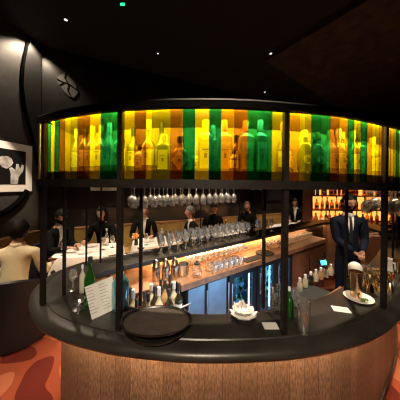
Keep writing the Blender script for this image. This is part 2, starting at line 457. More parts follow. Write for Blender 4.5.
# outer panelling
mb = MB(); acc = 0; uvv = []
ins = .185
pl = [p + q * ins for p, q in zip(OUT, ON)]
V = []
for i in range(N + 1):
    p = pl[i % N]
    if i: acc += (p - pl[i - 1]).length
    for z in (0.0, .35, .7, 1.034): V.append((p.x, p.y, z)); uvv.append((acc, z))
Fc = [(i * 4 + j, (i + 1) * 4 + j, (i + 1) * 4 + j + 1, i * 4 + j + 1) for i in range(N) for j in range(3)]
mb.add(V, Fc); mb.uv = uvv
part('front_panel', mb, 'bronze_boards', bar, 60, world=True)
mb = MB(); sweep(mb, OUT, ON, [(.088, 1.026), (.088, 1.0345), (.118, 1.0345), (.118, 1.026)], True)
part('led_strip', mb, 'led_under', bar, 0, world=True, label='warm light strip under the counter lip')
mb = MB(); sweep(mb, OUT, ON, [(.17, .0), (.17, .07), (.184, .07), (.184, 0)], True)
part('kick_plate', mb, 'black_metal', bar, 0, world=True)
# inner panelling: front side close to the inner edge, back side set back as a lit recess
mb = MB(); V = []
for i in range(N):
    k = (i / 8)
    back = 1 if 8.6 < k < 12.6 else 0
    p, q = (INN[i], INNn[i])
    w = p - q * .14 if back else p - q * .03
    for z in (0, 1.046): V.append((w.x, w.y, z))
mb.add(V, [(i * 2, i * 2 + 1, ((i + 1) % N) * 2 + 1, ((i + 1) % N) * 2) for i in range(N)])
part('inner_panel', mb, 'recess_panel', bar, 60, world=True)
seg = [i for i in range(N) if 8.9 < i / 8 < 12.4]
mb = MB(); sweep(mb, [INN[i] for i in seg], [INNn[i] for i in seg], [(-.125, 1.034), (-.125, 1.0455), (-.10, 1.0455), (-.10, 1.034)], False)
part('led_strip', mb, 'led_warm', bar, 0, world=True, label='warm light strip over the back work surface')

# straight back work line
LD = Vector((.811, .586)); LNn = Vector((.586, -.811)); L0 = Vector((-.656, 1.92))
def ledge(s, off=0., z=TOPZ):
    p = L0 + LD * s + LNn * off
    return Vector((p.x, p.y, z))
LROT = math.atan2(LD.y, LD.x)
WZ = .88
wt = thing('back_worktop', 'narrow copper-toned work surface running below the lit back ledge', 'worktop', ledge(1.9, .1, WZ - .04))
mb = MB()
P = [ledge(.02, -.11), ledge(3.55, -.11), ledge(3.55, .245), ledge(.43, .245), ledge(.43, .13), ledge(.02, .13)]
mb.prism([(p.x, p.y) for p in P][::-1], WZ - .012, WZ)
part('work_surface', mb, 'copper_worktop', wt, world=True)
mb = MB(); P = [ledge(.42, .23), ledge(3.56, .23), ledge(3.56, .255), ledge(.42, .255)]
mb.prism([(p.x, p.y) for p in P][::-1], WZ - .055, WZ + .006)
part('front_edge', mb, 'wood_warm', wt, world=True)

def unit_box(mb, s0, s1, o0, o1, z0, z1, mi=0):
    P = [ledge(s0, o0), ledge(s1, o0), ledge(s1, o1), ledge(s0, o1)]
    return mb.prism([(p.x, p.y) for p in P][::-1], z0, z1, mi)
def rbox(mb, s0, s1, o0, o1, z0, z1): return unit_box(mb, s0, s1, o0, o1, z0, z1)
FR = .235
def steel_unit(s0, s1, label):
    t = thing('under_counter_cabinet', label, 'cabinet', ledge((s0 + s1) / 2, .1, 0))
    part('body', unit_box(MB(), s0 + .004, s1 - .004, -.10, FR - .02, 0, WZ - .058), 'dark_unit', t, world=True)
    dr = part('door', unit_box(MB(), s0 + .012, s1 - .035, FR - .018, FR, .10, WZ - .075), 'steel_blue', t, world=True)
    mb = MB().tube([ledge(s1 - .02, FR + .02, .3), ledge(s1 - .02, FR + .02, .75)], .008, 8)
    part('handle', mb, 'steel', dr, world=True)
    return t
steel_unit(.50, .75, 'blue steel under-counter cabinet beside the bottle well')
steel_unit(.75, 1.06, 'blue steel under-counter cabinet next to the glass-door fridges')
def fridge(s0, s1, label, doors):
    t = thing('bottle_fridge', label, 'fridge', ledge((s0 + s1) / 2, .1, 0))
    mb = MB()
    unit_box(mb, s0 + .004, s1 - .004, -.10, -.08, .0, WZ - .058)
    unit_box(mb, s0 + .004, s0 + .03, -.08, FR - .03, .0, WZ - .058); unit_box(mb, s1 - .03, s1 - .004, -.08, FR - .03, .0, WZ - .058)
    unit_box(mb, s0 + .03, s1 - .03, -.08, FR - .03, .0, .10); unit_box(mb, s0 + .03, s1 - .03, -.08, FR - .03, WZ - .09, WZ - .058)
    part('body', mb, 'dark_unit', t, 0, world=True)
    part('back_light', unit_box(MB(), s0 + .04, s1 - .04, -.078, -.07, .14, WZ - .12), 'fridge_light', t, 0, world=True, label='glowing pale blue interior panel')
    for a in (.30, .52): part('shelf', unit_box(MB(), s0 + .032, s1 - .032, -.06, FR - .05, a, a + .008), 'steel', t, 0, world=True)
    w = (s1 - s0 - .02) / doors
    for k in range(doors):
        a = s0 + .01 + w * k; b = a + w
        mb = MB(); fw = .065
        unit_box(mb, a + .004, a + fw, FR - .028, FR, .1, WZ - .062); unit_box(mb, b - fw, b - .004, FR - .028, FR, .1, WZ - .062)
        unit_box(mb, a + fw, b - fw, FR - .028, FR, .1, .16); unit_box(mb, a + fw, b - fw, FR - .028, FR, WZ - .12, WZ - .062)
        dr = part('door', mb, 'dark_unit', t, 0, world=True)
        part('glass', unit_box(MB(), a + fw, b - fw, FR - .016, FR - .011, .16, WZ - .12), 'glass_door', dr, 0, world=True)
        part('handle', MB().tube([ledge(a + .025, FR + .025, .45), ledge(a + .025, FR + .025, .72)], .007, 8), 'steel', dr, world=True)
        part('light_tube', MB().tube([ledge(b - fw - .02, FR - .05, .16), ledge(b - fw - .02, FR - .05, WZ - .13)], .009, 8), 'fridge_tube', t, world=True, label='bright pale blue light tube')
    return t
fridge(1.06, 1.56, 'single glass-door fridge glowing blue behind the white shell dishes', 1)
fridge(1.56, 2.40, 'double glass-door fridge glowing bright blue next to the brown cabinet', 2)
t = thing('till_cabinet', 'reddish brown wooden cabinet at the far end of the back work line', 'cabinet', ledge(2.85, .1, 0))
part('body', unit_box(MB(), 2.41, 3.5, -.10, FR - .02, 0, WZ - .058), 'wood_red', t, world=True)
for a, b_ in ((2.42, 2.95), (2.97, 3.49)):
    dr = part('door', unit_box(MB(), a, b_, FR - .018, FR, .08, WZ - .07), 'wood_red', t, world=True)
    part('handle', MB().tube([ledge(b_ - .06, FR + .02, .45), ledge(b_ - .06, FR + .02, .65)], .008, 8), 'black_metal', dr, world=True)
# bottles in the fridges
def cyl_bottle_mb(r, h, neck=.35, nr=.34):
    z1 = h * (1 - neck)
    return [(r * .9, 0), (r, .006), (r, z1 * .86), (r * .9, z1 * .95), (r * .55, z1 * 1.06), (r * nr, z1 * 1.18), (r * nr, h * .97), (r * nr * 1.1, h * .975), (r * nr * 1.1, h)]

fb = {}
for k_, (gl, cp) in enumerate((('glass_bottle_green', 'label_white'), ('glass_dark', 'label_pale'), ('glass_gin', 'label_white'))):
    fb[gl] = MB().lathe(cyl_bottle_mb(.034, .21), 14).lathe([(.0345, .04), (.0345, .09)], 14, mi=1).mesh('cold_bottle', [gl, cp], 50)
rf = random.Random(4)
for s0, s1, wh in ((1.10, 1.52, 'single-door fridge'), (1.60, 2.36, 'double-door fridge')):
    for z, lev in ((.308, 'lower'), (.528, 'upper')):
        for k in range(int((s1 - s0) / .085)):
            gl = rf.choice(list(fb)); o = bpy.data.objects.new('cold_bottle', fb[gl]); COL.objects.link(o)
            o.location = ledge(s0 + .03 + .085 * k, .10 + rf.uniform(-.02, .03), z)
            lb = {'glass_bottle_green': 'green', 'glass_dark': 'dark', 'glass_gin': 'clear'}[gl]
            o['label'] = '%s glass bottle chilling on the %s shelf of the %s' % (lb, lev, wh); o['category'] = 'bottle'; o['group'] = '%s bottles on the %s shelf of the %s' % (lb, lev, wh)

# ------------------------------------------------------------ generic bottle with parts
def make_bottle(kind, r, h, glass, label_mat, cap_mat, text, loc, rz=0., cat='bottle', group=None, mark=True):
    t = thing('liquor_bottle', text, cat, loc, rz, group)
    if kind == 'square':
        body_h = h * .66
        part('glass_body', MB().lathe([(r * .9, 0), (r, .008), (r, body_h), (r * .93, body_h + .012), (r * .42, body_h + .026), (r * .38, body_h + .034), (r * .38, h * .84)], 24, sx=1, sy=.8, p=7), glass, t, 50)
        lab = MB().box((0, -r * .8 - .001, body_h * .47), (r * 1.45, .002, body_h * .78))
        fy = -r * .8
        capz = h * .80; cr_ = r * .44
    elif kind == 'flask':
        bh = h * .72; prof = []
        for k in range(13):
            a = PI * k / 12
            prof.append((r * (.42 + .58 * math.sin(a) ** .7) if k < 12 else r * .36, bh * (1 - math.cos(a)) / 2))
        prof.append((r * .30, bh + .012)); prof.append((r * .30, h * .88))
        part('glass_body', MB().lathe(prof, 24, sx=1, sy=.6), glass, t, 60)
        M = Matrix.Rotation(PI / 2, 3, 'X')
        lab = MB().lathe([(r * .55, 0), (r * .55, .003)], 24, (0, -r * .6 + .001, bh * .45), M=M)
        fy = -r * .6 - .002; capz = h * .84; cr_ = r * .36
    elif kind == 'diamond':
        bh = h * .62
        part('glass_body', MB().lathe([(r * .95, 0), (r, .01), (r, bh * .8), (r * .8, bh), (r * .35, bh * 1.15), (r * .33, h * .86)], 24, sx=1, sy=.62, p=4), glass, t, 50)
        lab = MB(); q = r * .98; z = bh * .5; y = -r * .62 - .002
        lab.add([(-q, y, z), (0, y, z - bh * .46), (q, y, z), (0, y, z + bh * .46), (-q, y + .002, z), (0, y + .002, z - bh * .46), (q, y + .002, z), (0, y + .002, z + bh * .46)],
                [(0, 1, 2, 3), (7, 6, 5, 4), (0, 4, 5, 1), (1, 5, 6, 2), (2, 6, 7, 3), (3, 7, 4, 0)])
        fy = y; capz = h * .82; cr_ = r * .4
    else:
        nk = {'round': .36, 'tall': .42, 'squat': .30}[kind]
        part('glass_body', MB().lathe(cyl_bottle_mb(r, h * .97, nk, .34 if kind != 'squat' else .4), 22), glass, t, 50)
        z1 = h * (1 - nk)
        lab = MB(); n = 12; V = []; a0, a1 = -PI * .9, -PI * .1
        for k in range(n + 1):
            a = a0 + (a1 - a0) * k / n
            for z in (z1 * .2, z1 * .72): V.append((math.cos(a) * r * 1.015, math.sin(a) * r * 1.015, z))
        lab.add(V, [(2 * k, 2 * k + 2, 2 * k + 3, 2 * k + 1) for k in range(n)])
        fy = -r * 1.02; capz = h * .80; cr_ = r * .42
    lo = part('paper_label', lab, label_mat, t, 40)
    if mark:
        zc = h * .30
        part('emblem', MB().box((0, fy - .002, zc), (r * .36, .0015, h * .09)).box((0, fy - .002, zc + h * .12), (r * .9, .0015, h * .018)), 'label_mark', lo, 0)
    part('cap', MB().lathe([(cr_, capz), (cr_ * 1.02, h * .9), (cr_, h), (cr_ * .8, h + .003)], 16), cap_mat, t)
    return t

# ------------------------------------------------------------ the lit bottle cabinet over the counter
GC, GR = Vector((.05, 3.1)), 2.1
gp = [GC + GR * Vector((math.sin(math.radians(a)), -math.cos(math.radians(a)))) for a in (-30.2, -24, -18, -12, -6, 0, 6, 12)]
gp += [Vector(p) for p in ((.70, 1.088), (.92, 1.165), (1.14, 1.262), (1.40, 1.39), (1.72, 1.585), (2.1, 1.84))]
GCURVE = catmull(gp, 14, False); GN = normals(GCURVE, False)   # normals point into the island (left of travel)
def g_at(ratio):
    "position along the cabinet front (index as float) for a bearing x/y"
    best = None
    for i in range(len(GCURVE) - 1):
        a, b = GCURVE[i], GCURVE[i + 1]
        fa, fb = a.x - ratio * a.y, b.x - ratio * b.y
        if fa <= 0 <= fb or fb <= 0 <= fa:
            return i + (fa / (fa - fb) if fa != fb else 0)
    return 0. if ratio < 0 else float(len(GCURVE) - 1)
def g_px(px, py=145):
    x, _ = unroll(px, py); return g_at((x - 200) / F)
def g_pt(u, off=0.):
    i = min(int(u), len(GCURVE) - 2); t = u - i
    p = GCURVE[i].lerp(GCURVE[i + 1], t); n = GN[i].lerp(GN[i + 1], t).normalized()
    return p + n * off, n
def g_range(u0, u1):
    us = [u0] + [float(k) for k in range(int(math.floor(u0)) + 1, int(math.ceil(u1)))] + [u1]
    c = []; n = []
    for u in us:
        p, q = g_pt(u); c.append(p); n.append(q)
    return c, n
GZ0, GZ1 = 1.876, 2.236
gan = thing('bottle_cabinet', 'curved overhead display cabinet glazed in yellow green and amber glass strips above the bar', 'display cabinet', (g_pt(80)[0].x, g_pt(80)[0].y, 1.10))
mb = MB(); sweep(mb, GCURVE, GN, [(-.022, GZ1 - .012), (-.022, GZ1 + .022), (-.01, GZ1 + .034), (.25, GZ1 + .034), (.25, GZ1 + .016), (.012, GZ1 + .016), (.010, GZ1 - .012)], False)
part('top_frame', mb, 'frame_black', gan, 40, world=True)
mb = MB(); sweep(mb, GCURVE, GN, [(-.016, 1.832), (-.016, GZ0), (.25, GZ0), (.25, 1.832)], False)
part('bottom_frame', mb, 'gantry_metal', gan, 40, world=True)
mb = MB(); sweep(mb, GCURVE, GN, [(.215, GZ0), (.215, GZ1 + .016), (.232, GZ1 + .016), (.232, GZ0)], False)
part('back_panel', mb, 'cabinet_back', gan, 60, world=True)
mb = MB(); sweep(mb, GCURVE, GN, [(.046, GZ1 + .0152), (.046, GZ1 + .0158), (.214, GZ1 - .040), (.214, GZ1 - .045)], False)
part('added_reflector', mb, 'cabinet_back', gan, 60, world=True)  # sloped panel added to brighten the top of the cabinet
SHZ = 1.922
mb = MB(); sweep(mb, GCURVE, GN, [(.022, GZ0), (.022, SHZ), (.214, SHZ), (.214, GZ0)], False)
part('shelf', mb, 'plinth', gan, 60, world=True)
mb = MB(); sweep(mb, GCURVE, GN, [(.014, GZ1 + .008), (.014, GZ1 + .0155), (.042, GZ1 + .0155), (.042, GZ1 + .008)], False)
part('light_strip', mb, 'led_gantry', gan, 0, world=True, label='warm yellow light strip')
p, n = g_pt(0); q = p + n * .232
tt = Vector((-n.y, n.x))  # points outwards past the end
e = -Vector((n.y, -n.x)) * .012
P = [p, p + Vector((-n.y, n.x)) * .012, q + Vector((-n.y, n.x)) * .012, q]
part('end_panel', MB().prism([(a.x, a.y) for a in P], GZ0, GZ1), 'cabinet_back', gan, 0, world=True)
for px in (43.5, 120.3, 286.6, 386.5):
    u = g_px(px); p, n = g_pt(u, .006); rz = math.atan2(n.y, n.x)
    mb = MB().box((p.x, p.y, (1.1 + GZ1) / 2), (.026, .025, GZ1 - 1.1), rz)
    part('post', mb, 'gantry_metal', gan, 0, world=True)
    p, n = g_pt(u, .13 if px < 50 else .225)
    part('inner_post', MB().box((p.x, p.y, (1.1 + 1.834) / 2), (.016, .017, .732), rz), 'gantry_metal', gan, 0, world=True)
for px in (97,):
    p, n = g_pt(g_px(px) , .235)
STR = [[41.5, 'A', 47, 'G', 50, 'Y', 54, 'D', 58.5, 'B', 64, 'Y', 70, 'O', 77, 'B', 83, 'B', 89, 'Y', 100, 'D', 109, 'G', 118.4],
       [122.2, 'Y', 134, 'B', 145.7, 'Y', 151.5, 'O', 157.5, 'O', 170, 'B', 182.5, 'D', 195.3, 'Y', 209, 'D', 221.5, 'A', 234, 'B', 248, 'G', 260, 'D', 272.3, 'O', 284.4],
       [288.8, 'A', 300, 'Y', 306, 'O', 312, 'D', 321.5, 'G', 331, 'B', 340, 'A', 349, 'G', 355, 'Y', 358.5, 'O', 362, 'G', 368, 'A', 373, 'Y', 377, 'Y', 380.5, 'A', 384.6],
       [388.6, 'A', 392, 'Y', 395, 'O', 397.5, 'G', 400]]
cname = {'A': 'amber', 'B': 'amber brown', 'Y': 'yellow', 'O': 'olive yellow', 'G': 'green', 'D': 'dark green'}
def pane(u0, u1, k):
    c, n = g_range(u0, u1)
    mb = MB(); sweep(mb, c, n, [(.003, GZ0), (.003, GZ1 - .012), (.008, GZ1 - .012), (.008, GZ0)], False)
    part('glass_pane', mb, 'pane_' + k, gan, 0, world=True, label=cname[k] + ' glass strip')
for row in STR:
    for k in range(0, len(row) - 2, 2):
        pane(g_px(row[k]) + .03, g_px(row[k + 2]) - .03, row[k + 1])
u = g_px(400) + .05
for k in 'YAGOYAB':
    u2 = min(u + 5, len(GCURVE) - 1.05)
    if u2 - u > 1: pane(u, u2 - .05, k)
    u = u2 + .05

def cab_bottle(px, top, kind, r, glass, lab, cap, text, off=.085):
    u = g_px(px); off = min(off + .035, .165); p, n = g_pt(u, off)
    _, y = unroll(px, top); h = min(CAMZ - (y - HY) / F * p.y - SHZ, .282)
    rz = math.atan2(n.y, n.x) - PI / 2
    # turn the label to the glass: local -Y faces outwards
    return make_bottle(kind, r, h, glass, lab, cap, text, (p.x, p.y, SHZ), rz)
CB = [
 (52, 122, 'round', .030, 'glass_gin', 'label_pale', 'cap_pale', 'round bottle at the far end of the lit cabinet by the end panel', .11),
 (60.5, 126, 'squat', .034, 'glass_olive', 'label_pale', 'cap_dark', 'short bottle behind the brown strip near the cabinet end', .12),
 (72.5, 112, 'round', .037, 'glass_gin', 'label_pale', 'cap_orange', 'tall slope-shouldered bottle behind the olive strips near the cabinet end', .10),
 (82.5, 111, 'round', .037, 'glass_amber', 'label_pale', 'cap_orange', 'tall slope-shouldered bottle glowing behind the paired brown strips', .10),
 (94.5, 119, 'round', .036, 'glass_gin', 'label_pale', 'cap_pale', 'yellow-lit bottle with a large pale label beside two green strips', .08),
 (107, 117, 'round', .038, 'glass_olive', 'label_pale', 'cap_orange', 'dark bottle with a small pale label behind the paired green strips', .08),
 (116, 128, 'round', .033, 'glass_olive', 'label_pale', 'cap_dark', 'bottle half hidden by the post behind a green strip', .165),
 (128.5, 145, 'squat', .030, 'glass_gin', 'label_pale', 'cap_dark', 'small pale bottle behind the first yellow strip past the post', .09),
 (140, 113, 'tall', .036, 'glass_amber', 'label_pale', 'cap_orange', 'tall amber bottle with a big pale label and orange neck foil', .07),
 (150.5, 120, 'round', .032, 'glass_olive', 'label_pale', 'cap_dark', 'blurred olive bottle set back behind the square-labelled one', .15),
 (158.5, 135, 'square', .036, 'glass_olive', 'label_pale', 'cap_pale', 'dark short bottle with a bright square yellow label', .065),
 (177, 137, 'diamond', .044, 'glass_amber', 'label_pale', 'cap_dark', 'squat bottle with a diamond-shaped pale label across brown and green strips', .06),
 (194.5, 150, 'squat', .028, 'glass_gin', 'label_white', 'cap_pale', 'small pale green bottle low behind the green strip beside the diamond label', .11),
 (206, 121, 'square', .040, 'glass_gin', 'label_pale', 'cap_orange', 'square gin bottle with orange cap glowing behind the bright yellow strip', .06),
 (215.5, 126, 'square', .035, 'glass_gin', 'label_white', 'cap_pale', 'pale square bottle set back behind the green strip in the cabinet middle', .15),
 (227.3, 121, 'square', .038, 'glass_gin', 'label_pale', 'cap_orange', 'square gin bottle with orange cap behind the amber strip', .06),
 (236.5, 150, 'squat', .024, 'glass_amber', 'label_pale', 'cap_dark', 'small amber bottle behind the brown strip with two sparkles', .02),
 (245, 136, 'square', .030, 'glass_amber', 'label_pale', 'cap_dark', 'amber bottle half hidden behind the green-lit gin bottle', .15),
 (252, 122, 'square', .039, 'glass_gin', 'label_pale', 'cap_orange', 'square gin bottle with orange cap lit pale green', .06),
 (269, 121, 'square', .036, 'glass_olive', 'label_pale', 'cap_pale', 'dark green bottle with pale cap and pale shoulder label', .065),
 (277, 136, 'round', .034, 'glass_gin', 'label_white', 'cap_pale', 'clear bottle behind the olive strip next to the cabinet post', .165),
 (295.5, 112, 'tall', .040, 'glass_amber', 'label_pale', 'cap_orange', 'tall orange-lit bottle with a long pale label just past the post', .07),
 (307, 140, 'squat', .030, 'glass_olive', 'label_pale', 'cap_pale', 'small bottle set back behind the yellow strip beside the tall orange one', .14),
 (318, 131, 'flask', .050, 'glass_olive', 'label_pale', 'cap_pale', 'round-bodied flask with a circular pale label behind two green strips', .065),
 (333.5, 133, 'flask', .041, 'glass_amber', 'label_pale', 'cap_orange', 'round-bodied flask with a circular label behind the brown strip', .065),
 (341, 138, 'squat', .028, 'glass_amber', 'label_pale', 'cap_dark', 'amber bottle with a pale label between two round flasks', .14),
 (348, 131, 'round', .040, 'glass_gin', 'label_pale', 'cap_orange', 'round-shouldered bottle straddling the amber and green strips', .07),
 (358.5, 130, 'round', .038, 'glass_gin', 'label_pale', 'cap_pale', 'yellow-lit round bottle between two narrow green strips', .08),
 (366.5, 133, 'flask', .036, 'glass_olive', 'label_pale', 'cap_pale', 'small flask behind the narrow green strip with a bright reflection', .10),
 (373.5, 131, 'round', .040, 'glass_amber', 'label_pale', 'cap_orange', 'amber bottle near the last post with a pale lower label', .08),
 (380.5, 134, 'square', .038, 'glass_gin', 'label_pale', 'cap_dark', 'yellow-lit square bottle beside the last cabinet post', .09),
 (394, 138, 'round', .042, 'glass_gin', 'label_pale', 'cap_pale', 'bottle in the last visible cabinet bay past the post', .08)]
for a in CB: cab_bottle(*a)

# ------------------------------------------------------------ glassware
WINE = [(.034, 0), (.034, .004), (.010, .008), (.006, .014), (.0052, .075), (.008, .086), (.026, .10), (.038, .125), (.040, .148), (.036, .175), (.030, .205), (.0285, .205), (.0345, .175), (.0385, .148), (.0365, .126), (.025, .102), (.001, .092)]
COUPE = [(.032, 0), (.032, .002), (.006, .006), (.0045, .09), (.01, .1), (.035, .112), (.047, .135), (.05, .15), (.0485, .15), (.045, .136), (.03, .115), (.001, .104)]
TUMB = [(.030, 0), (.034, .003), (.038, .095), (.036, .095), (.032, .012), (.001, .010)]
HIGH = [(.028, 0), (.030, .004), (.033, .165), (.031, .165), (.028, .02), (.001, .018)]
wine_me = MB().lathe(WINE, 14).mesh('wine_glass', 'glass_rack', 60)
coupe_me = MB().lathe(COUPE, 14).mesh('coupe_glass', 'glass_rack', 60)
tumb_me = MB().lathe(TUMB, 14).mesh('tumbler', 'glass_rack', 60)
high_me = MB().lathe(HIGH, 24).mesh('highball_glass', 'glass_clear', 60)
def put(me, name, label, cat, loc, group=None, rot=(0, 0, 0), sc=1.):
    o = bpy.data.objects.new(name, me); COL.objects.link(o); o.location = loc; o.rotation_euler = rot; o.scale = (sc,) * 3
    return tag(o, label, cat, group)
# standing along the back ledge: three rows
for row, off in enumerate((-.07, -.15, -.23)):
    for k in range(14):
        s = .36 + .106 * k + row * .03
        put(wine_me, 'wine_glass', 'stemmed wine glass standing in the dense rows along the back ledge', 'glass', ledge(s + random.uniform(-.006, .006), off, TOPZ), 'wine glasses standing on the back ledge')
for k in range(5):
    put(wine_me, 'wine_glass', 'wine glass standing apart at the sparse end of the back ledge', 'glass', ledge(1.98 + .09 * k, -.10 - .05 * (k % 2), TOPZ), 'wine glasses at the sparse end of the back ledge')
# hanging rack over the back ledge
rack = thing('glass_hanger', 'slim black overhead rack on thin posts above the back ledge', 'glass rack', ledge(.8, -.15, TOPZ))
for off in (-.06, -.15, -.24):
    part('rail', MB().tube([ledge(-.35, off, 1.835), ledge(2.1, off, 1.835)], .007, 8), 'black_metal', rack, world=True)
for s in (-.34, 1.0, 2.1):
    part('crossbar', MB().tube([ledge(s, -.03, 1.843), ledge(s, -.27, 1.843)], .008, 8), 'black_metal', rack, world=True)
for s, off in ((-.33, -.20), (-.21, -.20), (1.0, -.24), (1.735, -.24), (2.09, -.24), (2.1, -.06)):
    part('post', MB().tube([ledge(s, off, TOPZ), ledge(s, off, 1.842)], .009, 8), 'black_metal', rack, world=True)
for row, off in enumerate((-.06, -.24)):
    for k in range(14):
        s = .06 + .105 * k + row * .03
        put(wine_me, 'wine_glass', 'wine glass hanging upside down from the rack over the back ledge', 'glass', ledge(s, off, 1.822), 'wine glasses hanging over the back ledge', (PI, 0, random.uniform(0, 3)))
# rack over the nearer run of the counter by the taps
RD = Vector((.73, .68)).normalized(); RN = Vector((-RD.y, RD.x)); R0 = Vector((1.50, 1.66))
def rk(s, o, z): q = R0 + RD * s + RN * o; return Vector((q.x, q.y, z))
rack2 = thing('glass_hanger', 'black overhead rack of hanging glasses beside the bartender', 'glass rack', rk(.5, 0, 1.10))
for o in (-.09, 0, .15): part('rail', MB().tube([rk(.1, o, 1.820), rk(1.3, o, 1.820)], .007, 8), 'black_metal', rack2, world=True)
for s in (0.25, 1.3): part('crossbar', MB().tube([rk(s, -.11, 1.821), rk(s, .17, 1.821)], .008, 8), 'black_metal', rack2, world=True)
for s in (.75, 1.3): part('post', MB().tube([rk(s, 0, TOPZ), rk(s, 0, 1.821)], .009, 8), 'black_metal', rack2, world=True)
for o in (-.9, 0, 1.5):
    for k in range(9):
        if o > 1 and k > 6: continue
        put(wine_me, 'wine_glass', 'wine glass hanging upside down from the rack beside the bartender', 'glass', rk(.20 + .115 * k, .1 * o, 1.808), 'wine glasses hanging beside the bartender', (PI, 0, random.uniform(0, 3)))
# on the work surface
for row in range(2):
    for k in range(11):
        put(coupe_me, 'coupe_glass', 'stemmed coupe glass in the rows under the lit back ledge', 'glass', ledge(.70 + .085 * k, -.055 + .095 * row, WZ), 'coupe glasses on the work surface', sc=.95)
for row in range(2):
    for k in range(6):
        put(tumb_me, 'tumbler', 'short tumbler on the work surface in front of the coupe rows', 'glass', ledge(.86 + .082 * k + .02 * row,   .125 + .078 * row, WZ), 'tumblers in front of the coupes')
for row in range(2):
    for k in range(15):
        put(tumb_me, 'tumbler', 'short tumbler lined up in the glowing orange recess', 'glass', ledge(2.05 + .095 * k, -.06 + .085 * row, WZ), 'tumblers in the glowing recess')
single('bar_mat', MB().lathe([(.125, 0), (.13, .004), (.13, .012), (.122, .016), (.118, .012), (.001, .011)], 32), 'rubber_black', 'round black rubber mat on the copper work surface by the fridges', 'mat', ledge(1.885, .11, WZ))
single('bar_mat', MB().box((0, 0, .006), (.34, .13, .012), bev=.004), 'rubber_black', 'rectangular black rubber mat beside the tumblers', 'mat', ledge(1.56, .16, WZ), LROT)

# cocktail shakers and mixing jug at the near end of the work surface
SHK = [(.036, 0), (.040, .004), (.043, .10), (.047, .155), (.045, .160), (.030, .195), (.022, .205), (.022, .225), (.015, .232)]
TIN = [(.034, 0), (.037, .004), (.048, .175), (.046, .175), (.035, .01), (.001, .008)]
def tin(label, loc, mat='copper_tin', sc=1.):
    t = thing('cocktail_shaker', label, 'shaker', loc)
    part('cup', MB().lathe([(a * sc, b * sc) for a, b in SHK[:4]] + [(.0465 * sc, .156 * sc)], 20), mat, t)
    part('lid', MB().lathe([(.048 * sc, .156 * sc)] + [(a * sc, b * sc) for a, b in SHK[4:]], 20), mat, t); return t
for i, (px, lab) in enumerate(((152.5, 'copper cocktail shaker nearest the black post'), (159.5, 'copper cocktail shaker in the middle of the three'), (167, 'copper cocktail shaker on the side of the mixing jug'))):
    p = ledge(.27 + .088 * i, .01 + .03 * i, WZ); tin(lab + ' under the ledge', p, sc=.95)
t = thing('mixing_jug', 'round glass mixing jug with a dark lid beside the copper shakers', 'jug', ledge(.66, .165, WZ))
part('glass_body', MB().lathe([(.035, 0), (.055, .02), (.06, .06), (.045, .1), (.03, .115), (.03, .13)], 20), 'glass_clear', t, 60)
part('lid', MB().lathe([(.032, .128), (.032, .145), (.012, .15), (.01, .165)], 16), 'cap_dark', t)
single('ice_bucket', MB().lathe([(.06, 0), (.07, .005), (.078, .11), (.08, .115), (.074, .115), (.066, .01), (.001, .008)], 24), 'steel', 'shiny steel ice bucket among the coupe glasses on the work surface', 'bucket', ledge(.56, .03, WZ))

# bottle well at the near end of the back side
well = thing('bottle_well', 'low steel bottle well packed with bottles beside the blue cabinet', 'bottle well', ledge(.16, .22, 0))
mb = MB(); unit_box(mb, -.20, .405, .13, .145, 0, .80); unit_box(mb, -.20, .405, .40, .415, 0, .70); unit_box(mb, -.20, -.185, .145, .40, 0, .72); unit_box(mb, .39, .405, .145, .40, 0, .72); unit_box(mb, -.185, .39, .145, .40, .64, .66)
part('body', mb, 'dark_unit', well, 0, world=True)
part('front_rail', MB().tube([ledge(-.20, .43, .80), ledge(.405, .43, .80)], .008, 8), 'steel', well, world=True)
for s in (-.19, .395): part('bracket', MB().tube([ledge(s, .41, .68), ledge(s, .43, .80)], .007, 6), 'steel', well, world=True)
kinds = [('glass_dark', 'label_red', 'cap_dark', 'dark bottle with a red label'), ('glass_gin', 'label_white', 'cap_white', 'pale bottle with a white label'),
         ('glass_amber', 'label_red', 'cap_dark', 'amber bottle with a red label'), ('glass_dark', 'label_white', 'cap_dark', 'dark bottle with a white label')]
for row in range(3):
    for k in range(6):
        g, l, c, tx = kinds[(k * 3 + row * 2) % 4]
        make_bottle('round', .036, .29 + .02 * ((k + row) % 3), g, l, c, tx + ' packed in the steel bottle well', ledge(-.14 + .094 * k, .185 + .085 * row, .66), random.uniform(-.5, .5) + LROT - .7, group='bottles in the well: ' + tx, mark=False)

# wooden inner shelf under the counter on the bartender's side, with small bottles and the till
SEL = [i for i in range(N) if 17.6 <= i / 8 <= 19.4]
ish = thing('inner_shelf', 'wooden shelf on the inner side of the counter carrying small bottles', 'shelf', (1.0, 1.75, .93))
mb = MB(); sweep(mb, [INN[i] for i in SEL], [INNn[i] for i in SEL], [(.07, .925), (.07, .955), (.33, .955), (.33, .925)], False)
part('board', mb, 'rubber_black', ish, 0, world=True)
mb = MB(); sweep(mb, [INN[i] for i in SEL], [INNn[i] for i in SEL], [(-.025, 1.0), (-.025, 1.03), (.07, 1.03), (.07, 1.0)], False)
part('edge_strip', mb, 'wood_warm', ish, 0, world=True, label='warm brown wooden edge strip')
mb = MB(); sweep(mb, [INN[i] for i in SEL], [INNn[i] for i in SEL], [(-.022, .90), (-.022, 1.0), (.069, 1.0), (.069, .90)], False)
part('riser', mb, 'rubber_black', ish, 0, world=True)
mb = MB(); sweep(mb, [INN[i] for i in SEL], [INNn[i] for i in SEL], [(.072, 0), (.072, .924), (.31, .924), (.31, 0)], False)
part('carcass', mb, 'rubber_black', ish, 0, world=True)
SB = [(300, 291, 'glass_gin', 'cap_white'), (305.5, 287, 'glass_gin', 'cap_white'), (311, 284, 'glass_dark', 'cap_white'), (316, 281, 'glass_gin', 'cap_white'),
      (321, 279, 'glass_amber', 'cap_white'), (326, 277, 'glass_gin', 'cap_dark'), (331, 275, 'glass_gin', 'cap_white')]
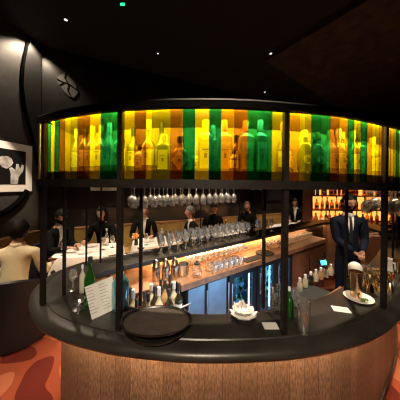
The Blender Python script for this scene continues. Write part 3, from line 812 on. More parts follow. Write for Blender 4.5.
for px, py, g, c in SB:
    p = on_plane(px, py, .955)
    t = thing('bitters_bottle', 'little dropper bottle with a %s cap in the line on the inner wooden shelf' % ('pale blue' if c == 'cap_white' else 'black') , 'bottle', p, 0, 'little bottles on the inner shelf, ' + c[4:] + ' caps')
    part('glass_body', MB().lathe([(.021, 0), (.023, .004), (.023, .062), (.012, .078), (.010, .085)], 14), g, t, 50)
    part('cap', MB().lathe([(.012, .083), (.012, .108), (.009, .112)], 12), c, t)
p = on_plane(323, 268, .955)
t = thing('till_terminal', 'small payment terminal with a glowing blue and green screen on the wooden inner shelf', 'till', (p.x, p.y, .955), .35)
t.scale = (.78, .78, .78)
part('base', MB().box((0, 0, .006), (.09, .07, .012), bev=.003).box((0, .01, .035), (.02, .02, .05)), 'rubber_black', t)
M = Matrix.Rotation(-.35, 3, 'X')
sc_ = part('housing', MB().box((0, 0, .078), (.13, .02, .085), tilt=M), 'rubber_black', t)
part('screen', MB().box((-.012, -.0105, .080), (.08, .002, .06), tilt=M), 'screen_blue', sc_, 0, label='glowing blue screen')
part('screen', MB().box((.043, -.0105, .080), (.022, .002, .06), tilt=M), 'screen_green', sc_, 0, label='glowing green strip of the screen')

# ------------------------------------------------------------ things on the counter
# two round trays
px_ = (158.5 - 200) / F
t = thing('round_tray', 'lower black round tray propped on the counter lip under the brown one', 'tray', (px_ * 1.03, 1.035, 1.1195))
t.rotation_euler = (-.115, .0, 0)
part('rim', MB().lathe([(.130, .0), (.154, .018), (.160, .026), (.160, .030), (.154, .027), (.124, .005), (.124, .0)], 48), 'tray_rim', t)
part('base', MB().lathe([(.1245, .0), (.1245, .005)], 48), 'tray_rim', t)
t = thing('round_tray', 'brown round tray tilted on top of the lower black tray', 'tray', (px_ * 1.03, 1.03, 1.169))
t.rotation_euler = (-.215, .02, 0)
part('rim', MB().lathe([(.158, 0), (.166, .002), (.173, .010), (.177, .010), (.177, .007), (.170, -.001), (.160, -.004), (.158, -.004)], 48), 'tray_rim', t)
part('base', MB().lathe([(.1585, -.0035), (.1585, .001)], 48), 'tray_brown', t)
# menu card leaning against the blue bottle
a = on_plane(94, 319, TOPZ); b_ = on_plane(117, 309, TOPZ)
ax = (b_ - a).normalized(); w = .135; h = .19
up = Vector((0, 0, 1)); fn = ax.cross(up).normalized()            # towards the camera
lean = (up * .96 - fn * .28).normalized(); ori = a - ax * .0
nn = ax.cross(lean).normalized()
t = thing('menu_card', 'white printed menu card leaning between the green and blue bottles', 'menu', ori)
def mpt(u, v, d=0.): q = ax * u + lean * v + nn * d; return q
tiltdir = (ax * .97 + up * .0)
mb = MB(); c4 = [mpt(-.010, .0), mpt(w, .004), mpt(w - .012, h), mpt(-.034, h - .012)]
mb.add([c + nn * .001 for c in c4] + [c - nn * .001 for c in c4], [(0, 1, 2, 3), (7, 6, 5, 4), (0, 4, 5, 1), (1, 5, 6, 2), (2, 6, 7, 3), (3, 7, 4, 0)])
pg = part('page', mb, 'paper', t, 0)
rr = random.Random(3)
for col in range(2):
    mb = MB()
    for ln in range(9):
        v = .165 - ln * .017; u0 = -.012 + col * .068 - v * .12
        wd = rr.uniform(.028, .05)
        q = [mpt(u0, v, .0016), mpt(u0 + wd, v, .0016), mpt(u0 + wd, v + .0028, .0016), mpt(u0, v + .0028, .0016)]
        mb.add(q, [(0, 1, 2, 3)])
    part('lettering', mb, 'ink', pg, 0)
# green and blue bottles
def table_bottle(px, py, r, top, glass, cap, label, name='glass_bottle', cat='bottle', nk=.34):
    p = on_plane(px, py, TOPZ); _, y = unroll(px, top); h = CAMZ - (y - HY) / F * p.y - TOPZ
    t = thing(name, label, cat, p)
    part('glass_body', MB().lathe(cyl_bottle_mb(r, h * .97, nk, .36), 24), glass, t, 60)
    part('cap', MB().lathe([(r * .40, h * .88), (r * .42, h), (r * .3, h + .002)], 16), cap, t)
    return t
table_bottle(90, 305, .033, 257, 'glass_bottle_green', 'cap_dark', 'green glass bottle behind the menu card', nk=.36)
table_bottle(120.5, 308, .050, 266, 'glass_bottle_blue', 'cap_dark', 'pale blue glass bottle at the edge of the menu card', nk=.28)
table_bottle(289, 316, .026, 287, 'glass_bottle_green', 'cap_white', 'small green bottle with a white cap behind the tall glass', nk=.4)
table_bottle(82.5, 292, .020, 265, 'glass_gin', 'cap_white', 'slim milky bottle half hidden behind the green one', nk=.3)
# votive / coupe foot by the menu
p = on_plane(79, 309, TOPZ)
t = thing('sugar_bowl', 'small shiny silver dish on a foot beside the green bottle', 'dish', p)
part('dish', MB().lathe([(.030, 0), (.034, .003), (.010, .010), (.008, .022), (.018, .030), (.026, .045), (.024, .045), (.016, .032), (.001, .028)], 24), 'steel', t)
put(wine_me, 'wine_glass', 'single stemmed wine glass on the counter behind the green bottle', 'glass', on_plane(73, 290, TOPZ), sc=.7)
o = put(high_me, 'highball_glass', 'tall empty straight glass on the counter beside the menu-free card', 'glass', on_plane(303.5, 332, TOPZ), sc=1.0); o['label'] = 'tall empty straight-sided glass standing in front of the small green bottle'
put(high_me, 'highball_glass', 'tall empty glass behind the cabinet post by the inner edge of the counter', 'glass', on_plane(275, 310, TOPZ), sc=.9)
put(high_me, 'highball_glass', 'short clear glass behind the small green bottle', 'glass', on_plane(297, 308, TOPZ), sc=.72)
# cards
def card(px, py, w, d, rz, label):
    p = on_plane(px, py, TOPZ)
    single('table_card', MB().box((0, 0, .0012), (w, d, .0024)), 'paper', label, 'card', p, rz, smooth=0)
card(270.5, 326, .078, .052, .02, 'small white card lying flat on the counter near the thick black post')
card(341, 309.5, .095, .058, -.25, 'white card lying flat on the counter near the white saucer')
# white shell dish stack
p = on_plane(243.5, 319, TOPZ)
t = thing('shell_dish', 'large white scalloped shell dish on the counter', 'dish', p)
def shell(r, z, amp, depth, n=54, lobes=11, rot=0.):
    mb = MB(); V = []; rings = [(.02, 0), (.45, .0), (.8, .35), (1.0, 1.0), (.96, 1.0), (.76, .42), (.42, .12), (.02, .1)]
    for fr_, fz in rings:
        for i in range(n):
            a = 2 * PI * i / n; w_ = math.cos(lobes * a) * amp * fr_ ** 2
            V.append(((r * fr_ + w_) * math.cos(a + rot), (r * fr_ + w_) * math.sin(a + rot) * .9, z + fz * depth + w_ * .8 * fz))
    mb.add(V, [(j * n + i, j * n + (i + 1) % n, (j + 1) * n + (i + 1) % n, (j + 1) * n + i) for j in range(len(rings) - 1) for i in range(n)] + [tuple(range(n - 1, -1, -1)), tuple(range((len(rings) - 1) * n, len(rings) * n))])
    return mb
part('foot', MB().lathe([(.045, 0), (.05, .004), (.05, .010), (.04, .012)], 24), 'rubber_black', t)
part('bowl', shell(.072, .012, .007, .026), 'white_ceramic', t, 60)
t = thing('shell_dish', 'smaller white scalloped shell dish stacked in the large one', 'dish', p + Vector((0, 0, .0345)))
part('bowl', shell(.056, .0, .006, .024, rot=.3), 'white_ceramic', t, 60)
t = thing('folded_napkin', 'white folded napkin fanned on top of the stacked shell dishes', 'napkin', p + Vector((-.004, 0, .0585)))
mb = MB(); n = 9; V = []
for k in range(n + 1):
    u = k / n - .5; zz = .028 + .018 * math.cos(u * 9) - .03 * u
    for (dx, dz) in ((0, .0), (0, 1)):
        V += [(u * .09 * (1 + dz * .15), (.014 if k % 2 else -.006), zz * dz + .0), (u * .09 * (1 + dz * .15), (.018 if k % 2 else -.002), zz * dz + .0)]
Fq = []
for k in range(n):
    o4 = k * 4; p4 = o4 + 4
    Fq += [(o4, p4, p4 + 2, o4 + 2), (o4 + 1, o4 + 3, p4 + 3, p4 + 1), (o4 + 2, p4 + 2, p4 + 3, o4 + 3), (o4, o4 + 1, p4 + 1, p4)]
Fq += [(0, 2, 3, 1), (n * 4, n * 4 + 1, n * 4 + 3, n * 4 + 2)]
mb.add(V, Fq); part('folds', mb, 'napkin', t, 60)
# saucer, copper mug with garnish
p = on_plane(358.5, 299, TOPZ)
t = thing('saucer', 'white saucer under the copper mug on the counter', 'saucer', p)
part('dish', MB().lathe([(.045, 0), (.05, .002), (.085, .014), (.084, .016), (.05, .006), (.001, .005)], 36), 'white_ceramic', t, 60)
t = thing('copper_mug', 'tall shiny copper mug standing on the white saucer', 'mug', p + Vector((.0, .022, .0062)))
part('cup', MB().lathe([(.030, 0), (.034, .004), (.037, .165), (.040, .17), (.035, .17), (.030, .01), (.001, .008)], 24), 'copper', t)
t = thing('herb_garnish', 'green herb sprig lying on the saucer in front of the copper mug', 'herbs', p + Vector((0, -.045, .0075)))
mb = MB(); rr = random.Random(5)
for k in range(26):
    a = rr.uniform(0, 6.28); r_ = rr.uniform(0, .022); q = Vector((math.cos(a) * r_ * 1.3, math.sin(a) * r_ * .5, .006 + rr.uniform(0, .012)))
    mb.sphere(q, .0062, 6, sc=(1, 1, .6)) if False else mb.lathe([(.0001, -.004), (.006, 0), (.0001, .005)], 6, q)
part('leaves', mb, 'leaf', t)
p = on_plane(351.5, 290, TOPZ)
t = thing('copper_mug', 'shorter copper cup behind the tall copper mug', 'mug', p)
part('cup', MB().lathe([(.028, 0), (.030, .004), (.034, .085), (.036, .09), (.032, .09), (.028, .01), (.001, .008)], 24), 'copper', t)
p = on_plane(355, 286, TOPZ)
t = thing('glass_cloche', 'white domed glass globe on a stand behind the copper mug', 'globe', p)
part('stand', MB().lathe([(.04, 0), (.042, .005), (.014, .012), (.012, .085), (.028, .092)], 20), 'steel', t)
part('globe', MB().sphere((0, 0, .135), .047, 20), 'white_ceramic', t)
# cluster of upturned gold jiggers and glasses by the post
JG = [(.026, 0), (.014, .055), (.008, .062), (.013, .070), (.029, .132), (.027, .132), (.012, .073), (.001, .07)]
A_ = on_plane(370.5, 292, TOPZ)
for (dx, dy), lb in (((0, 0), 'nearest the copper mug'), ((.078, .006), 'nearest the last cabinet post'), ((.034, .078), 'in the middle of the second row'), ((.112, .084), 'in the second row behind the post'), ((.155, .018), 'hidden by the post')):
    t = thing('gold_jigger', 'gold hourglass bar jigger ' + lb, 'jigger', A_ + Vector((dx, dy, 0)))
    part('cup', MB().lathe(JG, 18), 'gold', t)
put(high_me, 'highball_glass', 'clear straight glass behind the gold jiggers', 'glass', A_ + Vector((.095, .158, 0)), sc=.8)
p = on_plane(387.5, 284, TOPZ)
t = thing('white_jug', 'tall white ceramic jug just behind the last cabinet post', 'jug', p)
part('jug_body', MB().lathe([(.034, 0), (.037, .005), (.033, .12), (.026, .18), (.029, .20), (.026, .20), (.023, .18), (.03, .12), (.03, .01), (.001, .008)], 24), 'white_ceramic', t)
part('handle', MB().tube([(.03, 0, .165), (.055, 0, .16), (.06, 0, .11), (.034, 0, .07)], .006, 8), 'white_ceramic', t)
p = on_plane(397, 272, TOPZ)
t = thing('copper_mug', 'copper cup standing beyond the white jug', 'mug', p)
part('cup', MB().lathe([(.03, 0), (.034, .004), (.042, .10), (.044, .105), (.04, .105), (.03, .01), (.001, .008)], 24), 'copper', t)

# ------------------------------------------------------------ the back bar
bb = thing('back_bar', 'tall dark back bar with warm backlit shelves of bottles beyond the bartender', 'back bar', (4.0, 5.3, 0))
bx0, bx1 = -1.2, 1.15
mb = MB(); mb.box((0, .03, 0.45), (bx1 - bx0, .40, .9)).box((0, .03, 2.3), (2.35, .40, .12)).box((bx0, .03, 1.56), (.05, .40, 1.36)).box((bx1, .03, 1.56), (.05, .40, 1.36)).box((0, .215, 1.56), (2.35, .03, 1.36))
part('carcass', mb, 'wood_red', bb, 0)
part('backlit_panel', MB().box((-.02, .19, 1.56), (2.24, .012, 1.22)), 'backbar_panel', bb, 0, label='warm amber backlit panel')
shz = (.90, 1.26, 1.62)
for z in shz[1:]: part('shelf', MB().box((-.02, .02, z - .014), (2.29, .30, .028)), 'wood_red', bb, 0)
part('counter_edge', MB().box((0, -.18, .88), (2.42, .03, .06)), 'black_metal', bb, 0)
bbm = {}
for key, prof in (('round', cyl_bottle_mb(.042, .31)), ('tall', cyl_bottle_mb(.038, .33, .42)), ('squat', cyl_bottle_mb(.05, .25, .32, .4))):
    for gl, lb in (('glass_backbar', 'label_white'), ('glass_amber', 'label_red'), ('glass_dark', 'label_pale')):
        mb = MB().lathe(prof, 14); r_ = max(p_[0] for p_ in prof); h_ = prof[-1][1]
        n = 8; V = []
        for q in range(n + 1):
            a = -PI * .9 + PI * .8 * q / n
            for z in (h_ * .14, h_ * .42): V.append((math.cos(a) * r_ * 1.02, math.sin(a) * r_ * 1.02, z))
        mb.add(V, [(2 * q, 2 * q + 2, 2 * q + 3, 2 * q + 1) for q in range(n)], 1)
        mb.lathe([(r_ * .4, h_ * .9), (r_ * .4, h_ * 1.01)], 10, mi=2)
        bbm[(key, gl)] = mb.mesh('liquor_bottle', [gl, lb, 'cap_dark'], 50)
rr = random.Random(11); keys = list(bbm); nm = {'glass_backbar': 'clear', 'glass_amber': 'amber', 'glass_dark': 'dark'}
tier = ('lowest', 'middle', 'top')
for ti, z in enumerate(shz):
    for k in range(19):
        kk = rr.choice(keys)
        put(bbm[kk], 'liquor_bottle', '%s %s bottle on the %s shelf of the backlit back bar' % (kk[0], nm[kk[1]], tier[ti]), 'bottle', (4.0 - 1.09 + .118 * k + rr.uniform(-.008, .008), 5.3 + .0 + rr.uniform(-.05, .06), z), '%s %s bottles on the %s back bar shelf' % (kk[0], nm[kk[1]], tier[ti]))

# ------------------------------------------------------------ pictures
def picture(pts_fn, corners, label, cat='picture', fw=.02, art=None):
    "frame fixed to a wall; corners tl, tr, br, bl in sight"
    c = [pts_fn(*q, .004) for q in corners]; f = [pts_fn(*q, .03) for q in corners]
    base = (c[2] + c[3]) / 2
    t = thing('framed_picture', label, cat, base)
    def quadbox(A, B, name, mat, parent, lab=None):
        mb = MB().add([v for v in A] + [v for v in B], [(3, 2, 1, 0), (4, 5, 6, 7), (0, 1, 5, 4), (1, 2, 6, 5), (2, 3, 7, 6), (3, 0, 4, 7)])
        return part(name, mb, mat, parent, 0, label=lab, world=True)
    def inset(Q, m):
        ctr = sum(Q, Vector()) / 4; w_ = (Q[1] - Q[0]).length; h_ = (Q[3] - Q[0]).length
        X = (Q[1] - Q[0]).normalized(); Z = (Q[3] - Q[0]).normalized()
        return [Q[0] + X * m + Z * m, Q[1] - X * m + Z * m, Q[2] - X * m - Z * m, Q[3] + X * m - Z * m]
    nrm = (f[0] - c[0]).normalized()
    quadbox(c, f, 'frame', 'black_metal', t)
    m1 = inset(f, fw); quadbox(m1, [v + nrm * .003 for v in m1], 'mat_board', 'mat_board', t)
    return t, f, nrm, inset, quadbox
fr_ = [wallpt(-22, 138), wallpt(31.5, 146), wallpt(31.5, 191.5), wallpt(-22, 193)]
z0 = fr_[2].z; z1 = fr_[1].z
fn_ = lambda k, off: None
def wp(u, z, off): q = LW0 + LT * u + LN * off; return Vector((q.x, q.y, z))
uR = (Vector(fr_[2][:2]) - LW0).dot(LT); uL = uR - (z1 - z0) * 1.05
t, f, nrm, inset, quadbox = picture(lambda k, dummy, off: wp((uL, uR, uR, uL)[k], (z1, z1, z0, z0)[k], off), [(0, 0), (1, 0), (2, 0), (3, 0)], 'large white-matted black and white photograph of a raised hand on the dark wall', fw=.008)
q = inset(f, .13); ph = quadbox([v + nrm * .003 for v in q], [v + nrm * .006 for v in q], 'photograph', 'photo_black', t)
X = (q[1] - q[0]); Z = (q[0] - q[3]); X, wq = X.normalized(), X.length; Z, hq = Z.normalized(), Z.length
def pp(u, v): return q[3] + X * (u * wq) + Z * (v * hq) + nrm * .0075
def blob(pts, nm_):
    mb = MB()
    P = [pp(*a) for a in pts]; n = len(P)
    mb.add([v for v in P] + [v + nrm * .001 for v in P], [tuple(range(n, 2 * n))] + [(i, (i + 1) % n, n + (i + 1) % n, n + i) for i in range(n)])
    part(nm_, mb, 'photo_grey', ph, 0, world=True)
blob([(.30, .70), (.38, .78), (.52, .80), (.62, .74), (.66, .62), (.60, .52), (.50, .44), (.40, .48), (.32, .56)], 'pale_head')
blob([(.60, .02), (.78, .02), (.80, .22), (.92, .40), (.95, .58), (.89, .60), (.84, .46), (.80, .60), (.74, .60), (.72, .42), (.62, .50), (.56, .46), (.60, .30)], 'pale_hand')
blob([(.02, .12), (.14, .16), (.26, .12), (.24, .07), (.04, .06)], 'pale_cuff')

# framed prints on the back wall whose lower edges show under the cabinet
def wb(s, z, off): q = W0 + WD * s + WN * off; return Vector((q.x, q.y, z))
for i, (pa_, pb_) in enumerate(((46, 76), (90, 121), (131, 161), (250, 262), (300, 311), (313, 330))):
    a = backpt(pa_, 187.5 if i < 3 else 188.5); b_ = backpt(pb_, 187.5 if i < 3 else 188.5)
    sa, sb = (Vector(a[:2]) - W0).dot(WD), (Vector(b_[:2]) - W0).dot(WD); zb = [1.775, 1.69, 1.76, 1.7, 1.70, 1.66][i]; zt = zb + .8
    lab = ['white-matted framed print on the back wall above the bearded man', 'white-matted framed print on the back wall above the long-haired woman', 'white-matted framed print above the man facing the bar',
           'narrow framed print on the back wall beyond the woman with a bottle', 'framed print on the far back wall above the dark-haired diner', 'framed print on the far back wall beside the back bar'][i]
    t, f, nrm, inset, quadbox = picture(lambda k, d_, off: wb((sa, sb, sb, sa)[k], (zt, zt, zb, zb)[k], off), [(0, 0), (1, 0), (2, 0), (3, 0)], lab, fw=.014)
    q = inset(f, .09 if i < 3 else .06); quadbox([v + nrm * .003 for v in q], [v + nrm * .005 for v in q], 'print', 'photo_black', t)

# ------------------------------------------------------------ ceiling lights
def downlight(px, py, z, label, name='ceiling_light', mat='bulb', r=.035):
    x, y = unroll(px, py); Y = (z - CAMZ) * F / (HY - y); X = (x - 200) / F * Y
    t = thing(name, label, 'ceiling light', (X, Y, z - .03))
    part('housing', MB().lathe([(r * 1.5, 0), (r * 1.5, .03), (r * 1.1, .03), (r * 1.1, .004)], 16), 'black_metal', t)
    part('lamp', MB().lathe([(r, -.003), (r, .008)], 16), mat, t, 0)
    return t
downlight(66, 18, CEIL, 'small recessed ceiling light above the dark wall', r=.024)
downlight(271, 52, CEIL - .09, 'small recessed ceiling light over the middle of the bar', r=.022)
downlight(158, 52, CEIL, 'faint small ceiling light over the back ledge', r=.014)
downlight(265, 91, CEIL, 'faint small ceiling light far beyond the bar', r=.02)
x, y = unroll(123, 5); Y = 2.9
t = thing('hanging_exit_light', 'small green glowing emergency light hanging from the black ceiling', 'emergency light', ((x - 200) / F * Y, Y, CEIL - .02))
zz = CAMZ + (HY - y) / F * Y - (CEIL - .02)
part('stem', MB().tube([(0, 0, .02), (0, 0, zz)], .006, 6), 'black_metal', t)
part('housing', MB().box((0, .01, zz), (.12, .04, .07), bev=.006), 'black_metal', t)
part('lamp', MB().box((.0, -.012, zz), (.06, .004, .035)), 'exit_green', t, 0)

# ------------------------------------------------------------ banquette, chairs, tables
bq = thing('banquette', 'long mustard upholstered banquette along the dark back wall', 'banquette', (W0 + WD * 4 + WN * .3).to_3d())
def wbx(mb, s0, s1, o0, o1, z0, z1):
    P = [W0 + WD * s0 + WN * o0, W0 + WD * s1 + WN * o0, W0 + WD * s1 + WN * o1, W0 + WD * s0 + WN * o1]
    return mb.prism([(p_.x, p_.y) for p_ in P][::-1], z0, z1)
part('base', wbx(MB(), .62, 8.6, .03, .52, 0, .30), 'dark_unit', bq, 0, world=True)
for k in range(7):
    a = .62 + 1.14 * k; b_ = a + 1.135
    part('seat_cushion', wbx(MB(), a, b_, .15, .56, .30, .45), 'mustard', bq, 0, world=True)
    part('back_cushion', wbx(MB(), a, b_, .03, .15, .45, .93), 'mustard', bq, 0, world=True)
part('top_rail', wbx(MB(), .62, 8.6, .02, .16, .932, .955), 'wood_warm', bq, 0, world=True)
bq2 = thing('banquette', 'short mustard banquette under the large framed photograph', 'banquette', (W0 - LT * .7 + LN * .3).to_3d())
def lbx(mb, s0, s1, o0, o1, z0, z1):
    P = [W0 - LT * s1 + LN * o0, W0 - LT * s0 + LN * o0, W0 - LT * s0 + LN * o1, W0 - LT * s1 + LN * o1]
    return mb.prism([(p_.x, p_.y) for p_ in P][::-1], z0, z1)
part('base', lbx(MB(), .06, 1.9, .03, .31, 0, .30), 'dark_unit', bq2, 0, world=True)
part('seat_cushion', lbx(MB(), .06, 1.9, .15, .34, .30, .45), 'mustard', bq2, 0, world=True)
part('back_cushion', lbx(MB(), .06, 1.9, .03, .15, .45, .93), 'mustard', bq2, 0, world=True)
part('top_rail', lbx(MB(), .06, 1.9, .02, .16, .932, .955), 'wood_warm', bq2, 0, world=True)
def cloth_table(x, y, w, d, rz, label, clabel):
    t = thing('dining_table', label, 'table', (x, y, 0), rz)
    part('tabletop', MB().box((0, 0, .725), (w, d, .03)), 'wood_red', t, 0)
    part('pedestal', MB().lathe([(.2, 0), (.2, .015), (.035, .03), (.03, .68), (.12, .71)], 20), 'black_metal', t)
    mb = MB(); n = 72; V = []
    rings = [(.02, 0, 0), (.9, 0, 0), (1.0, 0, 0), (1.02, -.01, 0), (1.06, -.16, .02), (1.1, -.30, .04)]
    for k_, dz, wv in rings:
        for i in range(n):
            a = 2 * PI * i / n; ca, sa = math.cos(a), math.sin(a); e_ = (abs(ca) ** 6 + abs(sa) ** 6) ** (-1 / 6)
            f_ = k_ * (1 + wv * math.sin(a * 13) * .9)
            V.append((ca * e_ * (w / 2 + .004) * f_, sa * e_ * (d / 2 + .004) * f_, .743 + dz * (1 + .15 * math.cos(4 * a))))
    mb.add(V, [(j * n + i, j * n + (i + 1) % n, (j + 1) * n + (i + 1) % n, (j + 1) * n + i)[::-1] for j in range(len(rings) - 1) for i in range(n)] + [tuple(range(n))])
    o = part('tablecloth', mb, 'cloth', smooth=60); o.location = (x, y, 0); o.rotation_euler = (0, 0, rz)
    tag(o, clabel, 'tablecloth')
TB = [(-1.83, 3.46, .95, .70, .2), (-.80, 4.06, .92, .62, .48), (.75, 4.78, .8, .55, .48), (2.55, 5.75, 1.1, .62, .48)]
TL = [('dining table between the bearded man and the long-haired woman', 'white tablecloth in front of the bearded man'),
      ('dining table between the facing man and the grey-haired man', 'white tablecloth in front of the man facing the bar'),
      ('dining table behind the crowded rows of wine glasses', 'white tablecloth beside the woman with a bottle'),
      ('dining table farthest along the banquette', 'white tablecloth farthest along the banquette')]
for a, l in zip(TB, TL): cloth_table(*a, *l)
def tp(i, dx, dy): 
    x, y, w, d, r_ = TB[i]; v = Matrix.Rotation(r_, 3, 'Z') @ Vector((dx, dy, 0)); return Vector((x + v.x, y + v.y, .7445))
def platep(i, dx, dy, lab):
    single('dinner_plate', MB().lathe([(.05, 0), (.06, .003), (.115, .014), (.114, .017), (.06, .006), (.001, .005)], 28), 'white_ceramic', lab, 'plate', tp(i, dx, dy))
platep(0, -.05, -.15, 'white dinner plate in front of the bearded man'); platep(0, -.05, .20, 'white dinner plate in front of the long-haired woman')
platep(1, -.2, .05, 'white dinner plate in front of the man facing the bar'); platep(1, .3, .0, 'white dinner plate in front of the grey-haired man')
def tglass(i, dx, dy, lab, sc=1.): put(wine_me, 'wine_glass', lab, 'glass', tp(i, dx, dy), sc=sc)
tglass(0, -.32, -.25, 'wine glass on the white cloth close to the bearded man'); tglass(0, .20, -.05, 'wine glass in the middle of the first white cloth'); tglass(0, .33, .05, 'wine glass on the white cloth beyond the woman')
tglass(1, -.3, -.2, 'wine glass on the cloth in front of the facing man'); tglass(1, .1, .15, 'wine glass on the cloth by the grey-haired man')
def tbottle(i, dx, dy, glass, lab, cap='cap_pale'):
    t = thing('wine_bottle', lab, 'bottle', tp(i, dx, dy))
    part('glass_body', MB().lathe(cyl_bottle_mb(.038, .30, .42), 18), glass, t, 60); part('cap', MB().lathe([(.016, .27), (.016, .305)], 12), cap, t)
    part('paper_label', MB().lathe([(.0385, .06), (.0385, .13)], 18), 'label_white', t)
tbottle(0, .20, .20, 'glass_clear', 'clear water bottle standing between the couple'); tbottle(2, -.1, .1, 'glass_dark', 'dark wine bottle with a pale neck beside the woman in black')
t = thing('flower_vase', 'small red and orange flowers in a dark vase near the facing man', 'flowers', tp(1, -.46, -.12))
part('vase', MB().lathe([(.03, 0), (.036, .01), (.03, .10), (.024, .12)], 16), 'cap_dark', t)
mb = MB(); rr = random.Random(8)
for k in range(12): mb.sphere((rr.uniform(-.05, .05), rr.uniform(-.05, .05), .15 + rr.uniform(-.02, .05)), .022, 8)
part('blossom', mb, 'cap_orange', t)
def armchair(x, y, rz, label, mat='navy_leather', r=.36, top=.78):
    t = thing('armchair', label, 'armchair', (x, y, 0), rz)
    part('seat', MB().lathe([(r * .82, .10), (r * .84, .12), (r * .84, .40), (r * .8, .44), (.001, .45)], 28), mat, t)
    mb = MB(); n = 28; V = []
    for i in range(n + 1):
        a = PI + PI * (-.12 + 1.24 * i / n); ca, sa = math.cos(a), math.sin(a)
        hz = top - .12 * abs(math.cos(a)) ** 3
        for rr_, z in ((r, .03), (r * 1.05, .3), (r * 1.02, hz), (r * .96, hz + .015), (r * .88, hz), (r * .85, .10), (r * .85, .03)): V.append((ca * rr_, sa * rr_, z))
    m_ = 7
    mb.add(V, [(i * m_ + j, (i + 1) * m_ + j, (i + 1) * m_ + (j + 1) % m_, i * m_ + (j + 1) % m_) for i in range(n) for j in range(m_)] + [tuple(range(m_)), tuple(n * m_ + j for j in range(m_ - 1, -1, -1))])
    part('shell_back', mb, mat, t, 50)
    for a in (.8, 2.35, 3.93, 5.5): part('leg', MB().lathe([(.018, 0), (.022, .11)], 10, (math.cos(a) * r * .65, math.sin(a) * r * .65, 0)), 'black_metal', t)
    return t
def face(fx, fy): return math.atan2(-fx, fy)
armchair(-2.2, 2.5, face(-.35, 1), 'dark navy rounded armchair under the man in the cream jacket')
armchair(-2.58, 3.54, face(.94, -.26), 'dark armchair under the bearded man in black', r=.30)
armchair(-.04, 4.34, face(-1, -.4), 'dark armchair under the grey-haired man')
armchair(1.95, 5.35, face(.9, .5), 'mustard armchair with an empty back at the far tables', 'mustard')

# ------------------------------------------------------------ people
def skin_mesh(nodes, edges, sub=2):
    "nodes: name -> (co, radius); continuous tapered surface"
    names = list(nodes); idx = {n: i for i, n in enumerate(names)}
    me = bpy.data.meshes.new('sk'); me.from_pydata([nodes[n][0] for n in names], [(idx[a], idx[b]) for a, b in edges], [])
    o = bpy.data.objects.new('sk', me); COL.objects.link(o)
    md = o.modifiers.new('s', 'SKIN'); md.branch_smoothing = .6; md.use_smooth_shade = True
    sv = me.skin_vertices[0].data
    for i, n in enumerate(names):
        r_ = nodes[n][1]; sv[i].radius = r_ if isinstance(r_, tuple) else (r_, r_); sv[i].use_root = (i == 0)
    ss = o.modifiers.new('b', 'SUBSURF'); ss.levels = sub; ss.render_levels = sub
    dg = bpy.context.evaluated_depsgraph_get(); ev = o.evaluated_get(dg); m2 = ev.to_mesh()
    V = [tuple(v.co) for v in m2.vertices]; Fq = [tuple(p_.vertices) for p_ in m2.polygons]
    ev.to_mesh_clear(); bpy.data.objects.remove(o); bpy.data.meshes.remove(me)
    return V, Fq

def ik(S, H, l1, l2, pole):
    d = H - S; L = min(d.length, (l1 + l2) * .995); d = d.normalized(); H2 = S + d * L
    a = (l1 * l1 - l2 * l2 + L * L) / (2 * L); h = math.sqrt(max(l1 * l1 - a * a, 0))
    pv = (pole - d * pole.dot(d)).normalized()
    return S + d * a + pv * h, H2

def head_mesh(mb, c, R, sk, eye, lip, beard=None):
    "head looking along local +Y; R rotation; appends to mb; returns the deform function for the hair"
    n, k = 28, 20
    def surf(th, ph, off=0.):
        # th around (0 = +x), ph from -pi/2 .. pi/2
        x, y, z = math.cos(ph) * math.cos(th), math.cos(ph) * math.sin(th), math.sin(ph)
        px_, py_, pz_ = x * .076, y * .096, z * .118
        if pz_ < 0:                                     # narrowing jaw
            f_ = 1 - .32 * (-pz_ / .118) ** 1.3; px_ *= f_
            if y > 0: py_ *= 1 - .10 * (-pz_ / .118)
            else: py_ *= 1 - .35 * (-pz_ / .118)
        if y > 0:
            g = lambda cx, cz, sx, sz: math.exp(-((px_ - cx) / sx) ** 2 - ((pz_ - cz) / sz) ** 2)
            py_ += .024 * g(0, -.022, .013, .016) + .010 * g(0, .0, .010, .022)      # nose
            py_ -= .011 * (g(.031, .008, .016, .012) + g(-.031, .008, .016, .012))    # eye sockets
            py_ += .006 * g(0, -.058, .026, .010) + .010 * g(0, -.098, .022, .018)   # lips, chin
            py_ += .005 * g(0, .030, .05, .012)                                        # brow
        v = Vector((px_, py_, pz_)); 
        return v + Vector((x, y, z)) * off
    V = []; Fq = []; mi = []
    for j in range(k + 1):
        ph = -PI / 2 + PI * j / k
        ph = max(min(ph, PI / 2 - 1e-3), -PI / 2 + 1e-3)
        for i in range(n): V.append(c + R @ surf(2 * PI * i / n, ph))
    for j in range(k):
        for i in range(n):
            i2 = (i + 1) % n; Fq.append((j * n + i, j * n + i2, (j + 1) * n + i2, (j + 1) * n + i))
            m_ = surf(2 * PI * (i + .5) / n, -PI / 2 + PI * (j + .5) / k)
            mi.append(lip if (m_.y > .05 and abs(m_.z + .058) < .009 and abs(m_.x) < .026) else sk)
    o = len(mb.v); mb.v += [tuple(v) for v in V]; mb.f += [tuple(a + o for a in f_) for f_ in Fq]; mb.m += mi
    for sx in (-1, 1):
        for (q, r_, sc, m_) in ((Vector((.030 * sx, .079, .007)), .0085, (1, 1, .75), eye), (Vector((.078 * sx, -.008, -.004)), .03, (.3, .62, 1.0), sk)):
            o = len(mb.v); mb.sphere((0, 0, 0), r_, 10, m_, sc)
            for i in range(o, len(mb.v)): mb.v[i] = tuple(c + R @ (Vector(mb.v[i]) + q))
    return surf
